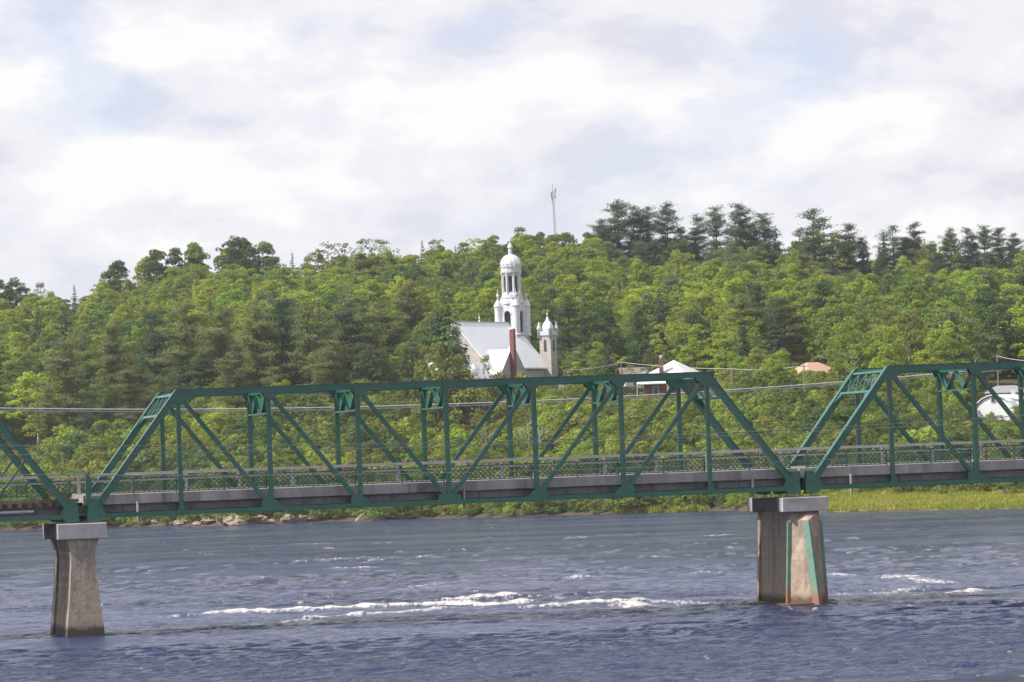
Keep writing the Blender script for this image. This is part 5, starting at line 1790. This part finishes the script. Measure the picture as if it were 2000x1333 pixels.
# ---- the rest of the forest
clear = [  # photo windows that nearer trees must leave open: x0, x1, highest row allowed, beyond-distance
    (845, 915, 742, 885), (915, 1100, 748, 885), (1225, 1385, 765, 870), (1218, 1258, 742, 890), (1560, 1606, 719, 900), (1915, 2010, 806, 800),
    (1940, 2010, 790, 830), (40, 84, 812, 860), (374, 394, 752, 886), (1142, 1225, 735, 855)]
FWIN = []
for t in TREES:
    if t['label'] and t['kind'] in ('spruce', 'pine'):
        x_, y_ = topix((t['X'], t['Y'], t['Z'] + t['H']))
        x2_, y2_ = topix((t['X'], t['Y'], t['Z']))
        FWIN.append((x_ - 5, x_ + 5, y_ + (y2_ - y_) * 0.55, t['Y'] - 1))
def blocked(X, Y, top):
    x, y = topix((X, Y, top))
    m_ = 3.0 / Y * F
    for x0, x1, row, Yb in clear:
        if Y < Yb and x0 - m_ * 0.9 < x < x1 + m_ * 0.9 and y < row:
            return True
    for x0, x1, row, Yb in FWIN:
        if Y < Yb and x0 - m_ * 0.55 < x < x1 + m_ * 0.55 and y < row:
            return True
    return False
def near_building(X, Y):
    d = Vector((X - CHX, Y - CHY, 0))
    a, b = d.dot(UU), d.dot(VV)
    if -5 < a < 33 and -11 < b < 13:
        return True
    for o in HOUSES:
        if (X - o[0]) ** 2 + (Y - o[1]) ** 2 < 30:
            return True
    return False
HOUSES = [(o.location.x, o.location.y) for o in bpy.data.objects if o.parent is None and o.get('category') == 'house']
FEAT = [(t['X'], t['Y']) for t in TREES]
def crowded(X, Y, d):
    return any((X - a) ** 2 + (Y - b) ** 2 < d * d for a, b in FEAT)

step = 6.1
Y = 640.0
while Y < 1345:
    half = 0.128 * Y + 12
    X = -half
    while X < half:
        x = X + rng.uniform(-2.2, 2.2)
        y = Y + rng.uniform(-2.2, 2.2)
        X += step * (1.0 if Y < 1000 else 1.08)
        s = y - float(yshore(x))
        u = 1000 + F * x / y
        if near_building(x, y):
            continue
        n1 = float(fbm(x / 28, y / 28, 7, 3))
        n2 = float(fbm(x / 45, y / 45, 8, 3))
        r1 = rng.random()
        if s < 100:
            continue
        if crowded(x, y, 3.0):
            continue
        kind = 'broadleaf' if rng.random() < 0.5 else 'full'
        H = rng.uniform(7.0, 16.0)
        left_pine = u < 760 and s < 175 and s > 40
        if left_pine and r1 < 0.32:
            kind, H = 'pine', rng.uniform(12, 18)
        elif u > 1380 and r1 < 0.06:
            kind, H = 'pine', rng.uniform(11, 16)
        elif r1 > 0.925:
            kind, H = 'spruce', rng.uniform(9, 16)
        elif r1 > 0.865:
            kind = 'sparse'
        if y > 1235:
            H = min(H, rng.uniform(9, 12.5))
        if kind == 'pine':
            tone = 'olive pine' if rng.random() < 0.6 else 'pine-green'
        elif kind == 'spruce':
            tone = 'blue-green'
        else:
            k = n1 * 1.1 + n2 * 0.5 + rng.normal(0, 0.085) - 0.265
            if u > 1350: k -= 0.05
            if 200 < u < 960 and 200 < s < 480: k += 0.07
            tone = ('dark green' if k < 0.36 else 'mid-green' if k < 0.47 else 'olive' if k < 0.52 else 'bright green' if k < 0.60 else 'yellow-green')
            if rng.random() < 0.07: tone = 'grey-green'
            if rng.random() < 0.003: tone = 'rust-brown'
        top = float(ground(x, y)) + H
        if blocked(x, y, top):
            for _ in range(4):
                H *= 0.72
                if not blocked(x, y, float(ground(x, y)) + H):
                    break
            else:
                continue
            if H < 6.5:
                kind = 'shrub'
                tone = 'olive' if rng.random() < 0.5 else 'mid-green'
        add_tree(kind, x, y, H, rng.uniform(0.85, 1.5) * (1.2 if kind in ('broadleaf', 'full', 'sparse') and H < 10 else 1.0), tone)
    Y += step
# brush on the river bank
Y = 625.0
while Y < 900:
    half = 0.13 * Y + 8
    X = -half
    while X < half:
        x = X + rng.uniform(-1.6, 1.6)
        y = Y + rng.uniform(-1.6, 1.6)
        X += 3.9
        s = y - float(yshore(x))
        if s < 0.4 or s >= 102 or near_building(x, y):
            continue
        u, _ = topix((x, y, 4))
        grassy = u > 1600 and s < 34
        if grassy and not (s > 25 and rng.random() < 0.4):
            continue
        if s < 5 and rng.random() < 0.05:
            continue
        if 300 < u < 610 and s < 3.5:
            continue
        H = rng.uniform(3.2, 6.2) if s < 14 else rng.uniform(4.5, 8.5)
        if u > 1600: H *= 0.85
        tr = rng.random()
        if u < 720 and s > 14:
            kind = 'broadleaf' if tr < 0.5 else 'shrub'
            H = H * 1.25
        else:
            kind = 'broadleaf' if (tr < 0.42 and H > 5.5) else ('sparse' if tr > 0.93 and H > 5.5 else 'shrub')
        k = float(fbm(x / 14, y / 14, 21, 3)) + rng.normal(0, 0.09)
        tone = 'dark green' if k < 0.38 else 'mid-green' if k < 0.50 else 'olive' if k < 0.66 else 'bright green' if k < 0.73 else 'yellow-green'
        g = float(ground(x, y))
        for _ in range(5):
            if not blocked(x, y, g + H):
                break
            H *= 0.72
        else:
            continue
        if crowded(x, y, 1.5):
            continue
        add_tree(kind, x, y, H, rng.uniform(0.95, 1.35), tone)
    Y += 3.9

X = -110.0
while X < 62:
    x = X + rng.uniform(-0.6, 0.6)
    y = float(yshore(x)) + rng.uniform(0.6, 4.5)
    X += 1.25
    u, _ = topix((x, y, 1))
    if u > 1600 or (300 < u < 620 and rng.random() < 0.55):
        continue
    k = rng.random()
    add_tree('shrub', x, y, rng.uniform(1.3, 3.4), rng.uniform(1.0, 1.5), 'olive' if k < 0.35 else 'mid-green' if k < 0.75 else 'bright green')
# ---- which ones show most: front-to-back horizon buffer
buf = np.full(2100, 1e9)
TREES.sort(key=lambda t: t['Y'])
for t in TREES:
    p = topix((t['X'], t['Y'], t['Z'] + t['H']))
    b = topix((t['X'], t['Y'], t['Z']))
    hw = {'full': 3.0, 'broadleaf': 3.4, 'sparse': 3.2, 'pine': 2.6, 'spruce': 1.3, 'shrub': 2.0}[t['kind']] * t['H'] / {'full': 12, 'broadleaf': 12, 'sparse': 12, 'pine': 18, 'spruce': 12, 'shrub': 5}[t['kind']] * t['wid'] / t['Y'] * F
    x0, x1 = int(max(-50, p[0] - hw)) + 50, int(min(2049, p[0] + hw)) + 50
    t['px'] = p
    if x1 <= x0 + 1:
        t['vis'] = 0
        continue
    xs = np.arange(x0, x1)
    e = np.clip(1 - ((xs - 50 - p[0]) / max(hw, 1)) ** 2, 0, 1) ** 0.5
    topy = p[1] + (b[1] - p[1]) * 0.55 * (1 - e)
    vis = np.minimum(buf[x0:x1], b[1]) - topy
    t['vis'] = float(np.clip(vis, 0, None).sum())
    buf[x0:x1] = np.minimum(buf[x0:x1], topy + (4 if t['kind'] != 'sparse' else 40))

def zone_label(t):
    x, y = t['px']
    s = t['Y'] - float(yshore(t['X']))
    hz = ('at left edge' if x < 180 else 'under left skyline clump' if x < 540 else 'left of the church' if x < 830 else
          'around the church' if x < 1120 else 'right of church spire' if x < 1420 else 'above the span gap' if x < 1720 else 'towards right edge')
    vt = ('at the waterline' if s < 14 else 'on lower bank' if s < 55 else 'on upper bank' if s < 102 else
          'low on hill' if s < 190 else 'halfway up hill' if s < 320 else 'high on hill' if t['Y'] < 1225 else 'along the ridge')
    return '%s %s %s, %s' % ({'olive pine': 'olive-green', 'pine-green': 'dark green'}.get(t['tone'], t['tone']), KWORD[t['kind']], vt, hz)

kinds = {}
for t in TREES:
    if t['vis'] > 0:
        kinds.setdefault(KNAME[t['kind']], []).append(t)
single = set()
for k, lst in kinds.items():
    lst.sort(key=lambda t: -(t['vis'] + (1e7 if t['label'] else 0)))
    for t in lst[:295]:
        single.add(id(t))
same = {}
for t in TREES:
    if id(t) in single and not t['label']:
        same.setdefault(zone_label(t), []).append(t)
ORD = ['leftmost', 'second', 'third', 'fourth', 'fifth', 'sixth', 'seventh', 'eighth', 'ninth', 'tenth', 'eleventh', 'twelfth', 'thirteenth', 'fourteenth',
       'fifteenth', 'sixteenth', 'seventeenth', 'eighteenth', 'nineteenth', 'twentieth']
for lab, lst in same.items():
    lst.sort(key=lambda t: t['px'][0])
    for i, t in enumerate(lst):
        t['group'] = lab.replace(' tree', ' trees', 1) if ' tree' in lab else lab.replace(' shrub', ' shrubs', 1).replace(' pine ', ' pines ', 1).replace(' spruce ', ' spruces ', 1)
        if len(lst) == 1:
            t['label2'] = lab
        elif i == 0:
            t['label2'] = 'leftmost ' + lab
        elif i == len(lst) - 1:
            t['label2'] = 'rightmost ' + lab
        else:
            t['label2'] = (ORD[i] + ' from left, ' if i < 20 else 'number %d from left, ' % (i + 1)) + lab
BASEH = {k: v[0][2] for k, v in PROTO.items()}
def xform(t):
    sz = t['H'] / BASEH[t['kind']]
    return sz, sz * t['wid']
rest = []
for t in TREES:
    if id(t) not in single:
        if t['vis'] > 0 or rng.random() < 0.55:
            rest.append(t)
        continue
    lab = t['label'] or t['label2']
    sz, sw = xform(t)
    o = thing(KNAME[t['kind']], lab, 'shrub' if t['kind'] == 'shrub' else 'tree', (t['X'], t['Y'], t['Z']),
              t.get('group'))
    o.rotation_euler.z = t['rot']
    o.scale = (sw, sw, sz)
    crown, trunk, _ = PROTO[t['kind']][t['var']]
    for nm, me in (('trunk', trunk), ('crown', crown)):
        c = bpy.data.objects.new(nm, me)
        C.objects.link(c)
        c.parent = o
        if nm == 'crown':
            base = np.array(PAL[t['tone']]) * (1 + t['jit']) * np.array([1 + rng.normal(0, 0.05), 1, 1])
            c.color = (*np.clip(base, 0.01, 0.5), 1)

# the remaining crowns, one mass
src = bpy.data.collections.new('forest_sources')
order = []
for k in ('full', 'broadleaf', 'sparse', 'pine', 'spruce', 'shrub'):
    for j, (crown, trunk, _) in enumerate(PROTO[k]):
        me = crown.copy()
        me.materials.clear()
        me.materials.append(MT['leaf_mass'])
        c = bpy.data.objects.new('source_%02d_%s' % (len(order), k), me)
        src.objects.link(c)
        order.append((k, j))
pts = np.array([(t['X'], t['Y'], t['Z']) for t in rest])
me = bpy.data.meshes.new('forest_mass')
me.from_pydata(pts.tolist(), [], [])
for nm, ty, arr in (('pick', 'INT', [order.index((t['kind'], t['var'])) for t in rest]),):
    a = me.attributes.new(nm, ty, 'POINT')
    a.data.foreach_set('value', np.array(arr, np.int32))
for nm, arr in (('rot', [(0, 0, t['rot']) for t in rest]), ('scl', [(xform(t)[1], xform(t)[1], xform(t)[0]) for t in rest])):
    a = me.attributes.new(nm, 'FLOAT_VECTOR', 'POINT')
    a.data.foreach_set('vector', np.array(arr, np.float32).ravel())
fm = bpy.data.objects.new('forest_mass', me)
C.objects.link(fm)
tag(fm, 'remaining mixed forest filling the hillside behind the nearer crowns', 'forest', kind='stuff')
ng = bpy.data.node_groups.new('forest_instances', 'GeometryNodeTree')
ng.interface.new_socket('Geometry', in_out='INPUT', socket_type='NodeSocketGeometry')
ng.interface.new_socket('Geometry', in_out='OUTPUT', socket_type='NodeSocketGeometry')
gi = ng.nodes.new('NodeGroupInput')
go_ = ng.nodes.new('NodeGroupOutput')
ci = ng.nodes.new('GeometryNodeCollectionInfo')
ci.inputs['Collection'].default_value = src
ci.inputs['Separate Children'].default_value = True
ci.inputs['Reset Children'].default_value = True
ip = ng.nodes.new('GeometryNodeInstanceOnPoints')
ip.inputs['Pick Instance'].default_value = True
def named(nm, ty):
    n = ng.nodes.new('GeometryNodeInputNamedAttribute')
    n.data_type = ty
    n.inputs['Name'].default_value = nm
    return n.outputs['Attribute']
ng.links.new(gi.outputs[0], ip.inputs['Points'])
ng.links.new(ci.outputs[0], ip.inputs['Instance'])
ng.links.new(named('pick', 'INT'), ip.inputs['Instance Index'])
e2r = ng.nodes.new('FunctionNodeEulerToRotation')
ng.links.new(named('rot', 'FLOAT_VECTOR'), e2r.inputs[0])
ng.links.new(e2r.outputs[0], ip.inputs['Rotation'])
ng.links.new(named('scl', 'FLOAT_VECTOR'), ip.inputs['Scale'])
ng.links.new(ip.outputs[0], go_.inputs[0])
md = fm.modifiers.new('instances', 'NODES')
md.node_group = ng
print('TREES', len(TREES), {k: len(v) for k, v in kinds.items()}, 'single', len(single), 'rest', len(rest))

# ---- bare dead trees on the bank
def dead_tree(x, y, Y, H, label, seed):
    rs = random.Random(seed)
    p = at(x, y, Y)
    z = float(ground(p.x, p.y))
    H = max(H, p.z - z)
    o = thing('dead_tree', label, 'tree', (p.x, p.y, z))
    mb = MB()
    mb.tube([(p.x, p.y, z - .3), (p.x + .15, p.y, z + H * .5), (p.x - .1, p.y, z + H)], [0.16, 0.11, 0.03], 6)
    mb.build('trunk', MT['bark_pale'], o)
    for k in range(12):
        zz_ = z + H * rs.uniform(0.3, 0.92)
        a = rs.uniform(0, 6.28)
        L = rs.uniform(1.0, 2.6)
        e = Vector((p.x + math.cos(a) * L, p.y + math.sin(a) * L, zz_ + L * rs.uniform(0.5, 1.1)))
        br = MB().tube([(p.x, p.y, zz_), ((p.x + e.x) / 2, (p.y + e.y) / 2, zz_ + (e.z - zz_) * .4), tuple(e)], [0.07, 0.045, 0.02], 4)
        for m_ in range(2):
            s0 = Vector((p.x, p.y, zz_)).lerp(e, rs.uniform(.4, .8))
            br.tube([s0, s0 + Vector((rs.uniform(-.7, .7), rs.uniform(-.5, .5), rs.uniform(.3, .9)))], [0.03, 0.012], 4)
        br.build('branch', MT['bark_pale'], o)
dead_tree(948, 828, 800, 6.0, 'bare whitish dead tree seen through the middle panels, left one', 1)
dead_tree(1030, 818, 802, 6.5, 'bare whitish dead tree seen through the middle panels, right one', 2)
dead_tree(1052, 825, 798, 5.5, 'small bare dead tree close to the middle vertical post', 3)

# ------------------------------------------------------------------ shore details
def boulder(x, y, w, hgt, seed, label):
    rs = np.random.default_rng(seed)
    p = onwater(x, y)
    p.y = float(yshore(p.x)) + rs.uniform(0.2, 2.6)
    w *= rs.uniform(0.7, 1.5)
    hgt *= rs.uniform(0.7, 1.3)
    z = float(ground(p.x, p.y))
    mb = MB()
    n, m_ = 10, 6
    for i in range(m_ + 1):
        ph = math.pi * i / m_
        for k in range(n):
            g = 2 * math.pi * k / n
            rr = 1 + 0.75 * (rs.random() - 0.5)
            mb.v.append((p.x + w / 2 * rr * math.sin(ph) * math.cos(g), p.y + w * 0.4 * rr * math.sin(ph) * math.sin(g), z + hgt * 0.35 + hgt * 0.65 * rr * math.cos(ph)))
    for i in range(m_):
        for k in range(n):
            mb.f.append((i * n + k, i * n + (k + 1) % n, (i + 1) * n + (k + 1) % n, (i + 1) * n + k)[::-1])
    o = mb.build('boulder', MT['rock'], None)
    tag(o, label, 'rock', 'boulders along the far waterline')
rocks = [(318, 1024, 1.8, 0.9), (345, 1022, 1.4, 0.7), (375, 1022, 1.6, 0.9), (402, 1020, 2.2, 1.3), (425, 1021, 1.5, 0.9), (447, 1020, 1.9, 1.2),
         (466, 1020, 1.7, 1.1), (488, 1019, 1.5, 0.9), (512, 1016, 2.9, 1.7), (540, 1017, 2.2, 1.5), (560, 1017, 1.6, 0.9), (580, 1018, 1.9, 1.1), (604, 1018, 1.7, 0.8), (622, 1018, 1.3, 0.7)]
pl = ['first', 'second', 'third', 'fourth', 'fifth', 'sixth', 'seventh', 'eighth', 'ninth', 'tenth', 'eleventh', 'twelfth', 'thirteenth', 'last']
for i, (x, y, w, h_) in enumerate(rocks):
    boulder(x, y, w, h_, 50 + i, '%s tan boulder from the left along the far waterline' % pl[i])
p0, p1 = onwater(857, 1011), onwater(887, 1009)
lg = thing('floating_log', 'pale bleached log lying at the far waterline', 'log', (p0.x, p0.y - 3.5, 0))
MB().tube([(p0.x, p0.y - 3.5, 0.22), ((p0.x + p1.x) / 2, p0.y - 3.6, 0.30), (p1.x, p0.y - 3.7, 0.28)], [0.32, 0.30, 0.24], 8).build('log_trunk', MT['driftwood'], lg)
MB().tube([(p1.x - .8, p0.y - 3.65, 0.3), (p1.x - .6, p0.y - 3.7, 0.9)], [0.06, 0.03], 6).build('stub', MT['driftwood'], lg)
p0 = onwater(695, 1019)
dw = thing('driftwood_branch', 'leaning grey driftwood branch stuck in the far bank', 'branch', (p0.x, p0.y, 0))
MB().tube([(p0.x, p0.y - 1, 0.05), (p0.x + .7, p0.y, 0.8), (p0.x + 1.5, p0.y + .8, 1.4)], [0.14, 0.1, 0.05], 6).build('limb', MT['driftwood'], dw)
MB().tube([(p0.x + .7, p0.y, 0.8), (p0.x + .9, p0.y - .2, 1.5)], [0.06, 0.02], 5).build('twig', MT['driftwood'], dw)

# grass on the flat bank (right) and patches at the left
def grass_mat():
    m = Mat('bank_grass')
    g = m.noise(0.22, 4, 0.6, m.coord('World'))
    col = m.ramp(g, [(0.3, (0.26, 0.31, 0.05)), (0.5, (0.36, 0.37, 0.07)), (0.7, (0.42, 0.36, 0.11))])
    d = m.node('ShaderNodeBsdfDiffuse'); m.set(d.inputs[0], col)
    t = m.node('ShaderNodeBsdfTranslucent'); m.set(t.inputs[0], col)
    mx = m.node('ShaderNodeMixShader'); mx.inputs[0].default_value = 0.35
    m.l.new(d.outputs[0], mx.inputs[1]); m.l.new(t.outputs[0], mx.inputs[2])
    return m.done(mx.outputs[0])
bl_v = []
def blades(n, xr, sr_, hr):
    xs = rng.uniform(*xr, n)
    ss = rng.uniform(0, 1, n) ** 1.0 * (sr_[1] - sr_[0]) + sr_[0]
    ys = yshore(xs) + ss
    zs = ground(xs, ys)
    h_ = rng.uniform(*hr, n) * (0.6 + 0.8 * vnoise(xs / 2.5, ys / 2.5, 77))
    w = rng.uniform(0.10, 0.22, n)
    a = rng.uniform(0, 3.14, n)
    dx, dy = np.cos(a) * w, np.sin(a) * w
    lx, ly = rng.normal(0, 0.18, n), rng.normal(0, 0.18, n)
    bl_v.append(np.stack([np.stack([xs - dx, ys - dy, zs - 0.05], 1), np.stack([xs + dx, ys + dy, zs - 0.05], 1), np.stack([xs + lx, ys + ly, zs + h_], 1)], 1))
blades(90000, (at(1605, 995, 720).x - 2, 95), (0.3, 36), (0.14, 0.5))
for (xa, xb) in ((40, 110), (205, 262), (1230, 1460)):
    blades(4500, (onwater(xa, 1020).x, onwater(xb, 1015).x), (0.2, 7), (0.3, 0.9))
V = np.concatenate(bl_v).reshape(-1, 3)
me = bpy.data.meshes.new('bank_grass')
n = len(V) // 3
me.vertices.add(len(V)); me.vertices.foreach_set('co', V.ravel())
me.loops.add(len(V)); me.loops.foreach_set('vertex_index', np.arange(len(V), dtype=np.int32))
me.polygons.add(n); me.polygons.foreach_set('loop_start', np.arange(0, len(V), 3, dtype=np.int32))
me.update(calc_edges=True)
me.materials.append(grass_mat())
gr = bpy.data.objects.new('bank_grass', me)
C.objects.link(gr)
tag(gr, 'yellow-green grass on the flat far river bank', 'grass', kind='stuff')

# ------------------------------------------------------------------ haze
HAZE = True
if HAZE:
    hz = MB().box((-4000, -900, -90), (4000, 9600, 110)).build('haze', None or MT['wire'], None)
    hz.data.materials.clear()
    hm = bpy.data.materials.new('summer_haze')
    hm.use_nodes = True
    hm.node_tree.nodes.clear()
    ho = hm.node_tree.nodes.new('ShaderNodeOutputMaterial')
    pv = hm.node_tree.nodes.new('ShaderNodeVolumePrincipled')
    pv.inputs['Color'].default_value = (0.88, 0.92, 1.0, 1)
    pv.inputs['Density'].default_value = 0.00006
    pv.inputs['Anisotropy'].default_value = 0.2
    hm.node_tree.links.new(pv.outputs[0], ho.inputs['Volume'])
    hz.data.materials.append(hm)
    tag(hz, 'thin pale summer haze over river and hill', 'haze', kind='stuff')
